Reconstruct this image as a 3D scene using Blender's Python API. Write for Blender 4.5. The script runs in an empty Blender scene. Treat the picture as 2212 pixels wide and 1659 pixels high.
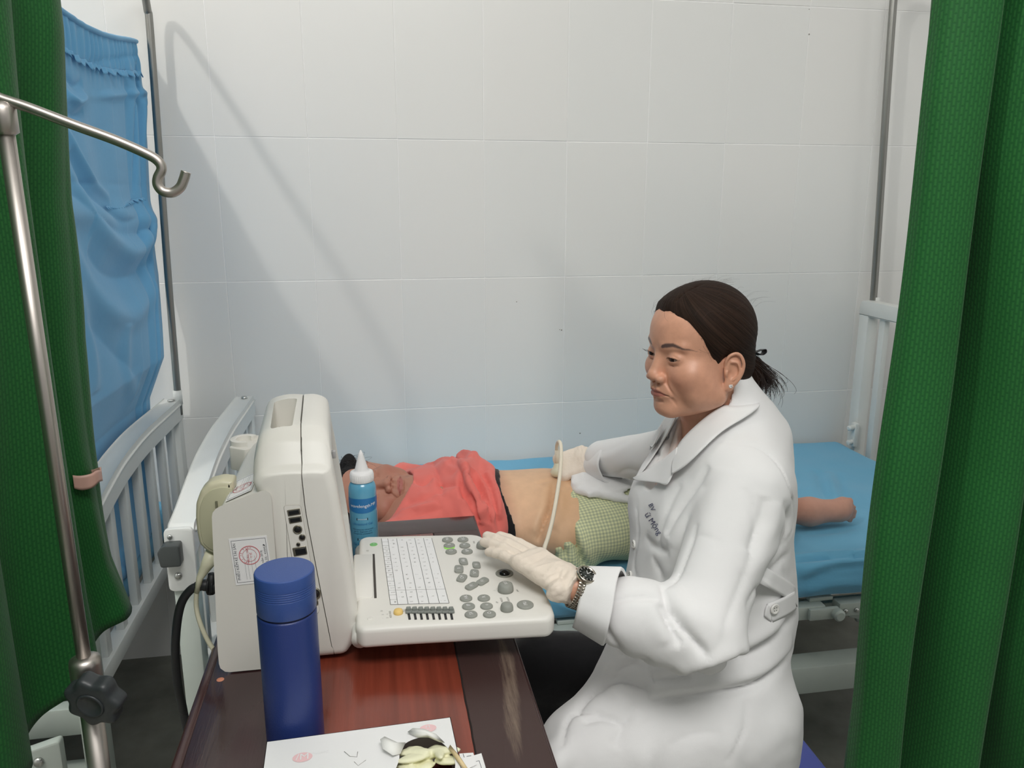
import bpy, math, random
import numpy as np
from mathutils import Vector, Matrix
from mathutils.bvhtree import BVHTree
random.seed(7); rng = np.random.RandomState(5)
S = bpy.context.scene
COL = S.collection
PI = math.pi
A3 = lambda *v: np.array(v, float)

# ---------------------------------------------------------------- camera
H = 1.40
FPX, YAW, PITCH, ROLL = 1700.0, 0.17460166, 0.22904736, 0.00113628
def cam_axes():
    cy, sy, cp, sp = math.cos(YAW), math.sin(YAW), math.cos(PITCH), math.sin(PITCH)
    f = A3(sy*cp, cy*cp, -sp); r = A3(cy, -sy, 0); u = np.cross(r, f)
    c, s = math.cos(ROLL), math.sin(ROLL)
    return r*c+u*s, u*c-r*s, f
CR, CU, CF = cam_axes()
CO = A3(0, 0, H)
cam = bpy.data.objects.new('camera', bpy.data.cameras.new('camera')); COL.objects.link(cam)
cam.data.sensor_width = 36; cam.data.lens = 36*FPX/2212; cam.data.clip_start = .02
mw = Matrix([[CR[0], CU[0], -CF[0], 0], [CR[1], CU[1], -CF[1], 0], [CR[2], CU[2], -CF[2], H], [0, 0, 0, 1]])
cam.matrix_world = mw
S.camera = cam
# survey helpers: a sight line of the photograph cut with a real plane or length gives a world point
def ray(x, y): return CF+CR*(x-1106)/FPX-CU*(y-829.5)/FPX
def at(x, y, d): return CO+ray(x, y)*d
def onX(x, y, X): d = ray(x, y); return CO+d*X/d[0]
def onY(x, y, Y): d = ray(x, y); return CO+d*Y/d[1]
def onZ(x, y, Z): d = ray(x, y); return CO+d*(Z-H)/d[2]

# ---------------------------------------------------------------- light, world, exposure
def lamp(name, kind, loc, power, col, size=.1, size_y=None, rot=None):
    l = bpy.data.lights.new(name, kind); l.energy = power; l.color = col
    if kind == 'AREA':
        l.shape = 'RECTANGLE' if size_y else 'SQUARE'; l.size = size
        if size_y: l.size_y = size_y
    else: l.shadow_soft_size = size
    o = bpy.data.objects.new(name, l); o.location = loc
    if rot: o.rotation_euler = rot
    COL.objects.link(o); return o
lamp('bulb_light_left', 'POINT', (-1.50, .20, 3.60), 68, (1, .955, .89), .05)
lamp('bulb_light_right', 'POINT', (1.45, .20, 3.60), 11, (1, .965, .92), .12)
lamp('tube_light_room', 'AREA', (.15, -.80, 3.30), 50, (1, .985, .96), 1.4, .8, (math.radians(12), 0, 0))
wd = bpy.data.worlds.new('world'); S.world = wd; wd.use_nodes = True
bg = wd.node_tree.nodes['Background']; bg.inputs[0].default_value = (1, .985, .96, 1); bg.inputs[1].default_value = .30
S.view_settings.view_transform = 'Standard'; S.view_settings.look = 'None'
S.view_settings.gamma = 1; S.view_settings.use_curve_mapping = False; S.view_settings.exposure = 0.12

# ---------------------------------------------------------------- materials
def lin(v):
    v = v/255; return v/12.92 if v <= .04045 else ((v+.055)/1.055)**2.4
def C(r, g, b, k=.68):      # albedo of a surface that the photograph shows as r,g,b in ordinary light
    return tuple(min(.88, lin(v)/k) for v in (r, g, b))+(1,)
MATS = {}
def mat(name, rgb=(200, 200, 200), rough=.5, metal=0, bump=None, var=None, k=.68, attr=False, spec=.5, sss=0, sheen=0, coat=0, aniso=None, trans=0):
    if name in MATS: return MATS[name]
    m = bpy.data.materials.new(name); m.use_nodes = True; nt = m.node_tree; N = nt.nodes; L = nt.links
    b = N['Principled BSDF']; col = C(*rgb, k=k)
    b.inputs['Base Color'].default_value = col; b.inputs['Roughness'].default_value = rough
    b.inputs['Metallic'].default_value = metal; b.inputs['Specular IOR Level'].default_value = spec
    if sss: b.inputs['Subsurface Weight'].default_value = sss; b.inputs['Subsurface Radius'].default_value = (.012, .005, .003); b.inputs['Subsurface Scale'].default_value = .5
    if sheen: b.inputs['Sheen Weight'].default_value = sheen; b.inputs['Sheen Roughness'].default_value = .5
    if coat: b.inputs['Coat Weight'].default_value = coat; b.inputs['Coat Roughness'].default_value = .08
    if trans: b.inputs['Transmission Weight'].default_value = trans
    tc = N.new('ShaderNodeTexCoord'); src = None
    if attr:
        a = N.new('ShaderNodeAttribute'); a.attribute_name = 'Col'; src = a.outputs['Color']; L.new(src, b.inputs['Base Color'])
    if var:     # (scale, amount, stretch) soft colour variation
        sc, am = var[:2]; mp = N.new('ShaderNodeMapping'); mp.inputs['Scale'].default_value = var[2] if len(var) > 2 else (1, 1, 1)
        L.new(tc.outputs['Object'], mp.inputs[0])
        n = N.new('ShaderNodeTexNoise'); n.inputs['Scale'].default_value = sc; n.inputs['Detail'].default_value = 5; L.new(mp.outputs[0], n.inputs[0])
        r = N.new('ShaderNodeMapRange'); r.inputs[1].default_value = .3; r.inputs[2].default_value = .7; r.inputs[3].default_value = 1-am; r.inputs[4].default_value = 1+am*.6
        L.new(n.outputs[0], r.inputs[0])
        x = N.new('ShaderNodeVectorMath'); x.operation = 'SCALE'
        if src: L.new(src, x.inputs[0])
        else: x.inputs[0].default_value = col[:3]
        L.new(r.outputs[0], x.inputs['Scale']); L.new(x.outputs[0], b.inputs['Base Color'])
    if bump:    # (scale, strength, stretch)
        mp = N.new('ShaderNodeMapping'); mp.inputs['Scale'].default_value = bump[2] if len(bump) > 2 else (1, 1, 1)
        L.new(tc.outputs['Object'], mp.inputs[0])
        n = N.new('ShaderNodeTexNoise'); n.inputs['Scale'].default_value = bump[0]; n.inputs['Detail'].default_value = 4; L.new(mp.outputs[0], n.inputs[0])
        bp = N.new('ShaderNodeBump'); bp.inputs['Strength'].default_value = bump[1]; bp.inputs['Distance'].default_value = .01
        L.new(n.outputs[0], bp.inputs['Height']); L.new(bp.outputs[0], b.inputs['Normal'])
    MATS[name] = m; return m

# ---------------------------------------------------------------- objects
OFF = {}
def props(o, label=None, cat=None, group=None, kind=None):
    if label: o['label'] = label
    if cat: o['category'] = cat
    if group: o['group'] = group
    if kind: o['kind'] = kind
    return o
def thing(name, label, cat, loc, group=None, kind=None):
    o = bpy.data.objects.new(name, None); o.location = loc; o.empty_display_size = .05; COL.objects.link(o)
    OFF[o] = A3(*loc); return props(o, label, cat, group, kind)
def add(name, geo, m, parent=None, label=None, smooth=True, kind=None, col=None, uv=None, org=None, auto=None):
    V, F = geo[0], geo[1]; V = np.asarray(V, float)
    if parent is not None: o0 = OFF[parent]
    elif org is not None: o0 = A3(*org)
    else: o0 = A3((V[:, 0].min()+V[:, 0].max())/2, (V[:, 1].min()+V[:, 1].max())/2, V[:, 2].min())
    me = bpy.data.meshes.new(name); me.from_pydata((V-o0).tolist(), [], F.tolist() if hasattr(F, 'tolist') else F); me.update()
    if smooth: me.polygons.foreach_set('use_smooth', [True]*len(me.polygons))
    if auto is not None:
        me.set_sharp_from_angle(angle=math.radians(auto))
    me.materials.append(m)
    if col is not None:
        a = me.color_attributes.new('Col', 'FLOAT_COLOR', 'POINT')
        c = np.ones((len(V), 4)); c[:, :3] = col; a.data.foreach_set('color', c.ravel())
    if uv is not None:
        l = me.uv_layers.new(name='UVMap'); idx = np.zeros(len(me.loops), int); me.loops.foreach_get('vertex_index', idx)
        l.data.foreach_set('uv', np.asarray(uv, float)[idx].ravel())
    o = bpy.data.objects.new(name, me); COL.objects.link(o); OFF[o] = o0
    if parent is not None: o.parent = parent
    else: o.location = o0
    if label: o['label'] = label
    if kind: o['kind'] = kind
    return o
def join(*gs):
    V = []; F = []; n = 0
    for v, f in gs:
        v = np.asarray(v, float); V.append(v); F += [[i+n for i in q] for q in (f.tolist() if hasattr(f, 'tolist') else f)]; n += len(v)
    return np.concatenate(V), F
def xf(g, R=None, t=(0, 0, 0), s=1):
    V = np.asarray(g[0], float)*s
    if R is not None: V = V@np.asarray(R).T
    return V+A3(*t), g[1]
def rotz(a): c, s = math.cos(a), math.sin(a); return np.array([[c, -s, 0], [s, c, 0], [0, 0, 1.]])
def prism(poly, z0, z1, bev=0, seg=3, axis='z'):
    """closed outline (x,y) extruded z0..z1 with rounded rims; outline counter-clockwise"""
    P = np.asarray(poly, float); n = len(P)
    a = np.roll(P, 1, 0); b = np.roll(P, -1, 0)
    e1 = P-a; e2 = b-P; e1 /= np.linalg.norm(e1, axis=1)[:, None]+1e-9; e2 /= np.linalg.norm(e2, axis=1)[:, None]+1e-9
    n1 = np.stack([e1[:, 1], -e1[:, 0]], 1); n2 = np.stack([e2[:, 1], -e2[:, 0]], 1)
    m = (n1+n2); m /= (1+(n1*n2).sum(1))[:, None]+1e-9
    rings = []
    if bev > 0:
        for i in range(seg+1):
            t = i/seg*PI/2; rings.append((P-m*bev*(1-math.sin(t)), z0+bev*(1-math.cos(t))))
        for i in range(seg+1):
            t = i/seg*PI/2; rings.append((P-m*bev*(1-math.cos(t)), z1-bev*(1-math.sin(t))))
    else: rings = [(P, z0), (P, z1)]
    V = np.concatenate([np.c_[p, np.full(n, z)] for p, z in rings]); F = []
    for k in range(len(rings)-1):
        for i in range(n):
            j = (i+1) % n; F.append([k*n+i, k*n+j, (k+1)*n+j, (k+1)*n+i])
    F.append(list(range(n-1, -1, -1))); F.append([(len(rings)-1)*n+i for i in range(n)])
    if axis == 'y': V = V[:, [0, 2, 1]]*[1, 1, 1]; F = [q[::-1] for q in F]
    if axis == 'x': V = V[:, [2, 0, 1]]
    return V, F
def rrect(x0, y0, x1, y1, r, n=4):
    P = []
    for cx, cy, a in ((x1-r, y0+r, -PI/2), (x1-r, y1-r, 0), (x0+r, y1-r, PI/2), (x0+r, y0+r, PI)):
        for i in range(n+1): P.append((cx+r*math.cos(a+i/n*PI/2), cy+r*math.sin(a+i/n*PI/2)))
    return P
def box(x0, y0, z0, x1, y1, z1, b=.002, seg=2):
    b = min(b, (x1-x0)*.45, (y1-y0)*.45, (z1-z0)*.45)
    return prism(rrect(x0, y0, x1, y1, b, 2), z0, z1, b, seg)
def beam(p, q, w, h, b=.003, up=(0, 0, 1)):
    p = A3(*p); q = A3(*q); d = q-p; L = np.linalg.norm(d); d /= L
    s = np.cross(d, up); s /= np.linalg.norm(s); u = np.cross(s, d)
    V, F = box(0, -w/2, -h/2, L, w/2, h/2, b)
    return V@np.stack([d, -s, u])+p, F
def roundpoly(P, r, n=4):
    P = [A3(*p) for p in P]; out = []; N_ = len(P)
    rr = r if hasattr(r, '__len__') else [r]*N_
    for i in range(N_):
        a, b, c = P[i-1], P[i], P[(i+1) % N_]
        u = a-b; v = c-b; lu, lv = np.linalg.norm(u), np.linalg.norm(v); t = min(rr[i], lu*.45, lv*.45)
        p0 = b+u/lu*t; p2 = b+v/lv*t
        for k in range(n+1): s = k/n; out.append(p0*(1-s)**2+b*2*s*(1-s)+p2*s*s)
    return np.array(out)
def spline(P, n=8, closed=False):
    P = np.asarray(P, float); m = len(P); out = []
    for i in range(m if closed else m-1):
        if closed: p = [P[(i+k-1) % m] for k in range(4)]
        else: p = [P[max(0, min(m-1, i+k-1))] for k in range(4)]
        for s in range(n):
            t = s/n; out.append(.5*((2*p[1])+(-p[0]+p[2])*t+(2*p[0]-5*p[1]+4*p[2]-p[3])*t*t+(-p[0]+3*p[1]-3*p[2]+p[3])*t**3))
    if not closed: out.append(P[-1])
    return np.array(out)
def tube(path, r, seg=10, cap=True, flat=1.0, up=None):
    P = np.asarray(path, float); n = len(P); R = np.asarray(r)*np.ones(n)
    T = np.gradient(P, axis=0); T /= np.linalg.norm(T, axis=1)[:, None]+1e-12
    u = A3(0, 0, 1) if up is None else A3(*up)
    if abs(T[0]@u) > .95: u = A3(1, 0, 0)
    V = []; a = np.cross(T[0], u); a /= np.linalg.norm(a)
    for i in range(n):
        a = a-T[i]*(a@T[i]); a /= np.linalg.norm(a); b = np.cross(T[i], a)
        for k in range(seg):
            t = 2*PI*k/seg; V.append(P[i]+R[i]*(a*math.cos(t)+b*math.sin(t)*flat))
    F = []
    for i in range(n-1):
        for k in range(seg):
            j = (k+1) % seg; F.append([i*seg+k, i*seg+j, (i+1)*seg+j, (i+1)*seg+k])
    if cap: F.append(list(range(seg-1, -1, -1))); F.append([(n-1)*seg+k for k in range(seg)])
    return np.array(V), F
def lathe(prof, c=(0, 0, 0), seg=32, axis=None):
    """(radius,height) profile turned about z at c (or about axis)"""
    V = []; F = []; n = len(prof)
    for r, z in prof:
        for k in range(seg): t = 2*PI*k/seg; V.append((r*math.cos(t), r*math.sin(t), z))
    for i in range(n-1):
        for k in range(seg): j = (k+1) % seg; F.append([i*seg+k, i*seg+j, (i+1)*seg+j, (i+1)*seg+k])
    F.append(list(range(seg-1, -1, -1))); F.append([(n-1)*seg+k for k in range(seg)])
    V = np.array(V)
    if axis is not None:
        z = A3(*axis); z /= np.linalg.norm(z); x = np.cross((0, 0, 1) if abs(z[2]) < .9 else (1, 0, 0), z); x /= np.linalg.norm(x); y = np.cross(z, x)
        V = V@np.stack([x, y, z])
    return V+A3(*c), F
def grid(nu, nv, fn, thick=0):
    V = np.array([fn(i/(nu-1), j/(nv-1)) for i in range(nu) for j in range(nv)], float)
    F = [[i*nv+j, (i+1)*nv+j, (i+1)*nv+j+1, i*nv+j+1] for i in range(nu-1) for j in range(nv-1)]
    uv = [(i/(nu-1), j/(nv-1)) for i in range(nu) for j in range(nv)]
    if thick: V, F = solid(V, F, thick); uv = uv+uv
    return (V, F, uv)
def vnormals(V, F):
    Q = np.array([q if len(q) == 4 else list(q)+[q[-1]] for q in F]); N_ = np.zeros_like(V)
    n = np.cross(V[Q[:, 2]]-V[Q[:, 0]], V[Q[:, 3]]-V[Q[:, 1]])
    for k in range(4): np.add.at(N_, Q[:, k], n)
    return N_/(np.linalg.norm(N_, axis=1)[:, None]+1e-12)
def solid(V, F, t):
    """give a sheet a real thickness"""
    N_ = vnormals(V, F); n = len(V); from collections import Counter
    E = {}
    for q in F:
        for i in range(len(q)): E[(q[i], q[(i+1) % len(q)])] = 1
    G = [list(q) for q in F]+[[i+n for i in q[::-1]] for q in F]
    for (a, b) in E:
        if (b, a) not in E: G.append([b, a, a+n, b+n])
    return np.concatenate([V, V-N_*t]), G
def text(s, size, ax='CENTER', sp=1.0):
    cu = bpy.data.curves.new('t', 'FONT'); cu.body = s; cu.size = size; cu.align_x = ax; cu.align_y = 'CENTER'; cu.space_character = sp; cu.resolution_u = 2
    o = bpy.data.objects.new('t', cu); COL.objects.link(o); dg = bpy.context.evaluated_depsgraph_get(); me = o.evaluated_get(dg).to_mesh()
    V = np.array([v.co[:] for v in me.vertices]).reshape(-1, 3); F = [list(p.vertices) for p in me.polygons]
    o.evaluated_get(dg).to_mesh_clear(); bpy.data.objects.remove(o); bpy.data.curves.remove(cu); return V, F
def flat(g, o, ex, ey, off=.0004):
    ex = A3(*ex); ey = A3(*ey); n = np.cross(ex, ey); n /= np.linalg.norm(n); V = np.asarray(g[0], float)
    return A3(*o)+V[:, :1]*ex+V[:, 1:2]*ey+n*off, g[1]
def ringgeo(r0, r1, seg=40):
    V = [(r*math.cos(2*PI*k/seg), r*math.sin(2*PI*k/seg), 0) for r in (r0, r1) for k in range(seg)]
    return np.array(V), [[k, k+seg, (k+1) % seg+seg, (k+1) % seg] for k in range(seg)]
def bvh(g): return BVHTree.FromPolygons([tuple(v) for v in g[0]], [list(q) for q in g[1]])
def hit(b, x, y, off=0.0, org=None):
    d = Vector(ray(x, y)).normalized(); p, n, i, dist = b.ray_cast(Vector(CO), d)
    if p is None:
        p, n, i, dist = b.find_nearest(Vector(CO+np.array(d)*1.3))
    n = np.array(n)
    if n@np.array(d) > 0: n = -n
    return np.array(p)+n*off

# ---------------------------------------------------------------- signed-distance modelling (cloth, bodies)
def nrm(v): return np.sqrt((v*v).sum(-1))
def s_cap(P, a, b, ra, rb=None):
    rb = ra if rb is None else rb; a = A3(*a).astype(np.float32); b = A3(*b).astype(np.float32); ab = b-a
    t = np.clip(((P-a)@ab)/max(1e-9, float(ab@ab)), 0, 1); return nrm(P-a-t[:, None]*ab)-(ra+(rb-ra)*t)
def s_ell(P, c, r, R=None):
    q = P-A3(*c).astype(np.float32)
    if R is not None: q = q@np.asarray(R, np.float32).T       # rows of R: the ellipsoid's own axes
    r = A3(*r).astype(np.float32); k0 = nrm(q/r); k1 = nrm(q/(r*r))+1e-9; return k0*(k0-1)/k1
def s_box(P, c, r, rd, R=None):
    q = P-A3(*c).astype(np.float32)
    if R is not None: q = q@np.asarray(R, np.float32).T
    q = np.abs(q)-(A3(*r).astype(np.float32)-rd); return nrm(np.maximum(q, 0))+np.minimum(q.max(1), 0)-rd
def U(a, b, k):
    h = np.clip(.5+.5*(b-a)/k, 0, 1); return b*(1-h)+a*h-k*h*(1-h)
def D(a, b, k):      # a minus b
    h = np.clip(.5-.5*(a+b)/k, 0, 1); return a*(1-h)-b*h+k*h*(1-h)
def poly_d(P, pts):
    d = None; pts = [A3(*p) for p in pts]
    for a, b in zip(pts[:-1], pts[1:]):
        e = s_cap(P, a, b, 0); d = e if d is None else np.minimum(d, e)
    return d
def mesh_sdf(f, lo, hi, h, margin=.01, B=8):
    lo = A3(*lo); hi = A3(*hi); n = np.ceil((hi-lo)/h/B).astype(int); N_ = n*B
    ci = np.stack(np.meshgrid(*[np.arange(k) for k in n], indexing='ij'), -1).reshape(-1, 3)
    d = f((lo+(ci+.5)*B*h).astype(np.float32)); lim = B*h*.87+margin
    V = np.empty(tuple(N_), np.float32); Vb = V.reshape(n[0], B, n[1], B, n[2], B)
    Vb[:] = np.where(d < 0, -1., 1.).reshape(n)[:, None, :, None, :, None]
    K = ci[np.abs(d) < lim]; off = np.stack(np.meshgrid(*[np.arange(B)]*3, indexing='ij'), -1).reshape(-1, 3)
    for s in range(0, len(K), 1500):
        k = K[s:s+1500]; P = (k[:, None]*B+off).reshape(-1, 3); v = f((lo+P*h).astype(np.float32)); V[P[:, 0], P[:, 1], P[:, 2]] = v
    sg = V < 0; cs = np.zeros(tuple(N_-1), np.int8)
    for a in (0, 1):
        for b in (0, 1):
            for c in (0, 1): cs += sg[a:N_[0]-1+a, b:N_[1]-1+b, c:N_[2]-1+c]
    act = np.argwhere((cs > 0) & (cs < 8)); idx = np.full(tuple(N_-1), -1, np.int32); idx[act[:, 0], act[:, 1], act[:, 2]] = np.arange(len(act))
    acc = np.zeros((len(act), 3)); cnt = np.zeros(len(act)); cor = [(a, b, c) for a in (0, 1) for b in (0, 1) for c in (0, 1)]
    val = {c: V[act[:, 0]+c[0], act[:, 1]+c[1], act[:, 2]+c[2]] for c in cor}
    for c in cor:
        for ax in range(3):
            if c[ax] == 0:
                e = list(c); e[ax] = 1; e = tuple(e); v0, v1 = val[c], val[e]; m = (v0 < 0) != (v1 < 0)
                t = np.where(m, v0/(v0-v1+1e-20), 0); p = np.tile(np.array(c, float), (len(act), 1)); p[:, ax] += t
                acc[m] += p[m]; cnt[m] += 1
    W = lo+(act+acc/cnt[:, None])*h; F = []
    for ax in range(3):
        u, v = (ax+1) % 3, (ax+2) % 3; sl0 = [slice(1, -1)]*3; sl0[ax] = slice(0, -1); sl1 = [slice(1, -1)]*3; sl1[ax] = slice(1, None)
        a = sg[tuple(sl0)]; b = sg[tuple(sl1)]; E_ = np.argwhere(a != b); fl = a[E_[:, 0], E_[:, 1], E_[:, 2]]
        o = np.ones(3, int); o[ax] = 0; E_ = E_+o; eu = np.zeros(3, int); eu[u] = 1; ev = np.zeros(3, int); ev[v] = 1
        g = lambda q: idx[q[:, 0], q[:, 1], q[:, 2]]
        q = np.stack([g(E_-eu-ev), g(E_-ev), g(E_), g(E_-eu)], 1); q[~fl] = q[~fl][:, ::-1]; F.append(q)
    F = np.concatenate(F); F = F[(F >= 0).all(1)]; return W, F
def noise3(P, s, seed=0, oct_=2):
    """cheap smooth value noise"""
    out = 0; amp = 1; r = np.random.RandomState(seed)
    for o in range(oct_):
        for k in range(5):
            d = r.randn(3); d /= np.linalg.norm(d); out = out+amp*np.sin((P@d)*s*(1+.5*r.rand())*2*PI+r.rand()*6.3+1.3*np.sin((P@np.roll(d, 1))*s*3.1+r.rand()*6))
        amp *= .5; s *= 2.1
    return out/5
def crease(g, lines, nrmls=None, lim=None):
    """lines: (3-D polyline, amplitude, width). pushes vertices along their normal: + ridge, - groove"""
    V = np.array(g[0], float); N_ = vnormals(V, g[1]) if nrmls is None else nrmls; dsp = np.zeros(len(V))
    for pl, amp, w in lines:
        pl = np.asarray(pl, float); bb0 = pl.min(0)-3*w; bb1 = pl.max(0)+3*w; m = np.where(((V > bb0) & (V < bb1)).all(1))[0]
        if not len(m): continue
        Q = V[m]; best = np.full(len(m), 9.); tb = np.zeros(len(m)); L = len(pl)-1
        for i in range(L):
            a, b = pl[i], pl[i+1]; ab = b-a; t = np.clip(((Q-a)@ab)/max(1e-12, ab@ab), 0, 1); d = np.linalg.norm(Q-a-t[:, None]*ab, axis=1)
            c = d < best; best[c] = d[c]; tb[c] = (i+t[c])/L
        e = np.sin(np.clip(tb, .0, 1)*PI)**.5; dsp[m] += amp*(np.exp(-(best/w)**2) if amp > 0 else np.exp(-(best/(w*.85))**1.25))*e
    return V+N_*dsp[:, None], g[1]
def pxcrease(g, lst):
    """creases given by their course as seen; each is laid on the surface first"""
    b = bvh(g); L = []
    for pts, amp, w in lst:
        sp = spline(pts, 5); L.append(([hit(b, x, y) for x, y in sp], amp, w))
    return crease(g, L)

def crease_px_signed(g, lst):
    """as pxcrease, with + always towards the viewer's side of an open sheet"""
    b = bvh(g); L = [([hit(b, x, y) for x, y in spline(p, 5)], a, w) for p, a, w in lst]; N_ = vnormals(np.array(g[0]), g[1])
    c = (np.array(g[0])-CO); s = np.sign(-(N_*c).sum(1).mean()); return crease(g, L, N_*s)
# ================================================================ room
T_WALL = 2.378; CX0 = -.415
tile_m = [mat('wall_tile_%d' % i, c, .24, bump=(2.2, .02), k=.76, spec=.35) for i, c in enumerate(((203, 203.5, 201.5), (202.4, 203.3, 201.6), (203.6, 203.8, 201.8)))]
grout_m = mat('grout', (214, 215, 212), .8, k=.62)
shell_m = mat('plain_wall_paint', (196, 200, 198), .8, k=.62)
wb = add('wall_back', box(-2.7, T_WALL+.0012, 0, 3.0, T_WALL+.12, 3.85, .001), grout_m, kind='structure', smooth=False)
tg = box(-.1243, 0, -.1993, .1243, .008, .1993, .0012, 1)
tile_mesh = {}
for m in tile_m:
    o = add('tile', xf(tg, t=(9, 9, 9)), m, wb, smooth=False); me = o.data; me.transform(Matrix.Translation(-(Vector((9, 9, 9))-Vector(OFF[wb])))); tile_mesh[m.name] = me
    bpy.data.objects.remove(o)
for i in range(-6, 13):
    for k in range(0, 7):
        z0 = -.029+.4*k; zc = z0+.2; me = tile_mesh[tile_m[rng.randint(3)].name]
        o = bpy.data.objects.new('tile', me); COL.objects.link(o); o.parent = wb
        o.location = Vector((CX0+.25*i+.125, T_WALL+rng.uniform(0, .0004), zc))-Vector(OFF[wb])
        o.rotation_euler = (rng.uniform(-.0012, .0012), 0, rng.uniform(-.002, .002))
        if k == 0: pass
speck_m = mat('wall_speck', (120, 116, 110), .8)
for x_, y_, r_ in ((1213, 713, .0022), (1209, 712, .0014), (1748, 74, .0022), (1253, 936, .0024), (1116, 652, .0016), (1748, 20, .0015)):
    add('speck', lathe([(r_, 0), (r_*.8, .0004), (.0002, .0005)], onY(x_, y_, T_WALL-.0002), 10, (0, -1, 0)), speck_m, wb)
add('floor', box(-2.7, -2.2, -.05, 3.0, T_WALL+.1, 0, .001), mat('floor_granite', (112, 112, 104), .4, var=(9, .3), bump=(40, .05)), kind='structure', smooth=False)
add('ceiling', box(-2.7, -2.2, 3.85, 3.0, T_WALL+.1, 3.9, .001), mat('ceiling_paint', (214, 215, 213), .9), kind='structure', smooth=False)
add('wall_left', box(-2.8, -2.2, 0, -2.7, T_WALL+.1, 3.85, .001), shell_m, kind='structure', smooth=False)
add('wall_right', box(3.0, -2.2, 0, 3.1, T_WALL+.1, 3.85, .001), shell_m, kind='structure', smooth=False)

# ================================================================ beds
bedp = mat('bed_white_enamel', (200, 203, 201), .33, k=.76, var=(6, .05), bump=(30, .03))
bedg = mat('bed_grey_green_enamel', (165, 174, 168), .4, k=.72, var=(5, .1), bump=(30, .04))
steel = mat('stainless_steel', (182, 176, 170), .40, 1, k=.9, bump=(60, .02, (1, 1, .05)))
dsteel = mat('dull_steel_tube', (150, 150, 146), .36, 1, k=.95)
screw_m = mat('screw_zinc', (190, 192, 190), .3, 1, k=.9)
dark_pl = mat('dark_grey_plastic', (60, 64, 64), .45)
def screw(p, n, r, parent, name='screw'):
    return add(name, lathe([(r, 0), (r, r*.25), (r*.75, r*.6), (r*.2, r*.7)], p, 12, n), screw_m, parent)
def headboard(bed, X, slats, front_plate):
    x0, x1 = X-.026, X+.022
    ys = [1.50, 1.56, 1.66, 1.76, 1.86, 1.95, 2.06, 2.17, 2.33]; zt = [.792, .802, .824, .842, .850, .853, .851, .847, .842]
    sp = spline([(y, z) for y, z in zip(ys, zt)], 4)
    low = [(y, z-.052) for y, z in sp[::-1]]
    # arched top rail, turned down at the front end
    out = list(map(tuple, low))+[(1.474, .735), (1.474, .765)]+list(map(tuple, sp))
    V, F = prism(np.array(out), x0, x1, .004, 2, 'x'); add('top_rail', (V, F), bedp, bed, auto=40)
    add('rail_lip', tube([(x1+.001, y, z-.012) for y, z in sp], .0032, 6), bedp, bed)
    add('front_post', box(x0+.004, 1.476, .05, x1-.003, 1.524, .775, .004), bedg, bed, auto=40)
    add('rear_post', box(x0+.004, 2.292, .05, x1-.003, 2.338, .82, .004), bedp, bed, auto=40)
    add('bottom_rail', box(x0+.006, 1.52, .435, x1-.006, 2.295, .475, .003), bedp, bed, auto=40)
    n = slats
    for i in range(n):
        y = 1.60+(2.26-1.60)*i/(n-1); z = np.interp(y, ys, zt)-.045
        add('slat', box(x0+.016, y-.014, .47, x1-.014, y+.014, z, .002), bedp, bed, auto=40)
    screw((X, 2.30, .8445), (0, 0, 1), .009, bed)
    for y in (1.52, 2.30):
        add('foot_cap', lathe([(.028, 0), (.028, .02), (.022, .05), (.016, .055)], (X, y, 0), 16), dark_pl, bed)
bedA = thing('hospital_bed', 'white enamelled steel bed under the patient with slatted footboard', 'bed', (.6, 1.93, 0), 'white steel hospital beds')
headboard(bedA, -.378, 7, True)
add('end_plate', prism(roundpoly([(-.405, .672), (-.352, .672), (-.352, .80), (-.405, .80)], .012), 1.463, 1.475, .003, 2, 'y'), bedp, bedA, auto=40)
screw((-.385, 1.462, .705), (0, -1, 0), .007, bedA); screw((-.393, 1.462, .785), (0, -1, 0), .005, bedA)
add('end_plug', prism(roundpoly([(-.408, .735), (-.372, .735), (-.372, .778), (-.402, .778), (-.412, .765)], .005), 1.435, 1.462, .003, 2, 'y'), dark_pl, bedA, auto=40)
# footboard of the same bed
FX = 1.592
fb = [(1.50, .9), (1.50, 1.062), (1.53, 1.085), (2.31, 1.085), (2.335, 1.062), (2.335, .9)]
V, F = prism(roundpoly([(1.49, 1.035), (2.34, 1.035), (2.34, 1.085), (1.49, 1.085)], [.003, .003, .03, .03]), FX-.02, FX+.02, .004, 2, 'x')
add('foot_top_rail', (V, F), bedp, bedA, auto=40)
add('foot_rear_post', box(FX-.019, 2.29, .05, FX+.019, 2.338, 1.05, .004), bedp, bedA, auto=40)
add('foot_front_post', box(FX-.019, 1.49, .05, FX+.019, 1.535, 1.05, .004), bedp, bedA, auto=40)
add('foot_bottom_rail', box(FX-.014, 1.53, .50, FX+.014, 2.30, .54, .003), bedp, bedA, auto=40)
for i in range(6):
    y = 1.64+i*.118
    add('slat', box(FX-.009, y-.014, .53, FX+.009, y+.014, 1.04, .002), bedp, bedA, auto=40)
add('latch', join(box(FX-.034, 2.275, .60, FX-.018, 2.30, .68, .003), lathe([(.009, 0), (.009, .02), (.005, .024)], (FX-.034, 2.285, .665), 10, (-1, -.3, 0)), lathe([(.008, 0), (.008, .018), (.004, .02)], (FX-.034, 2.285, .615), 10, (-1, -.3, 0))), bedp, bedA, auto=40)
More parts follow.
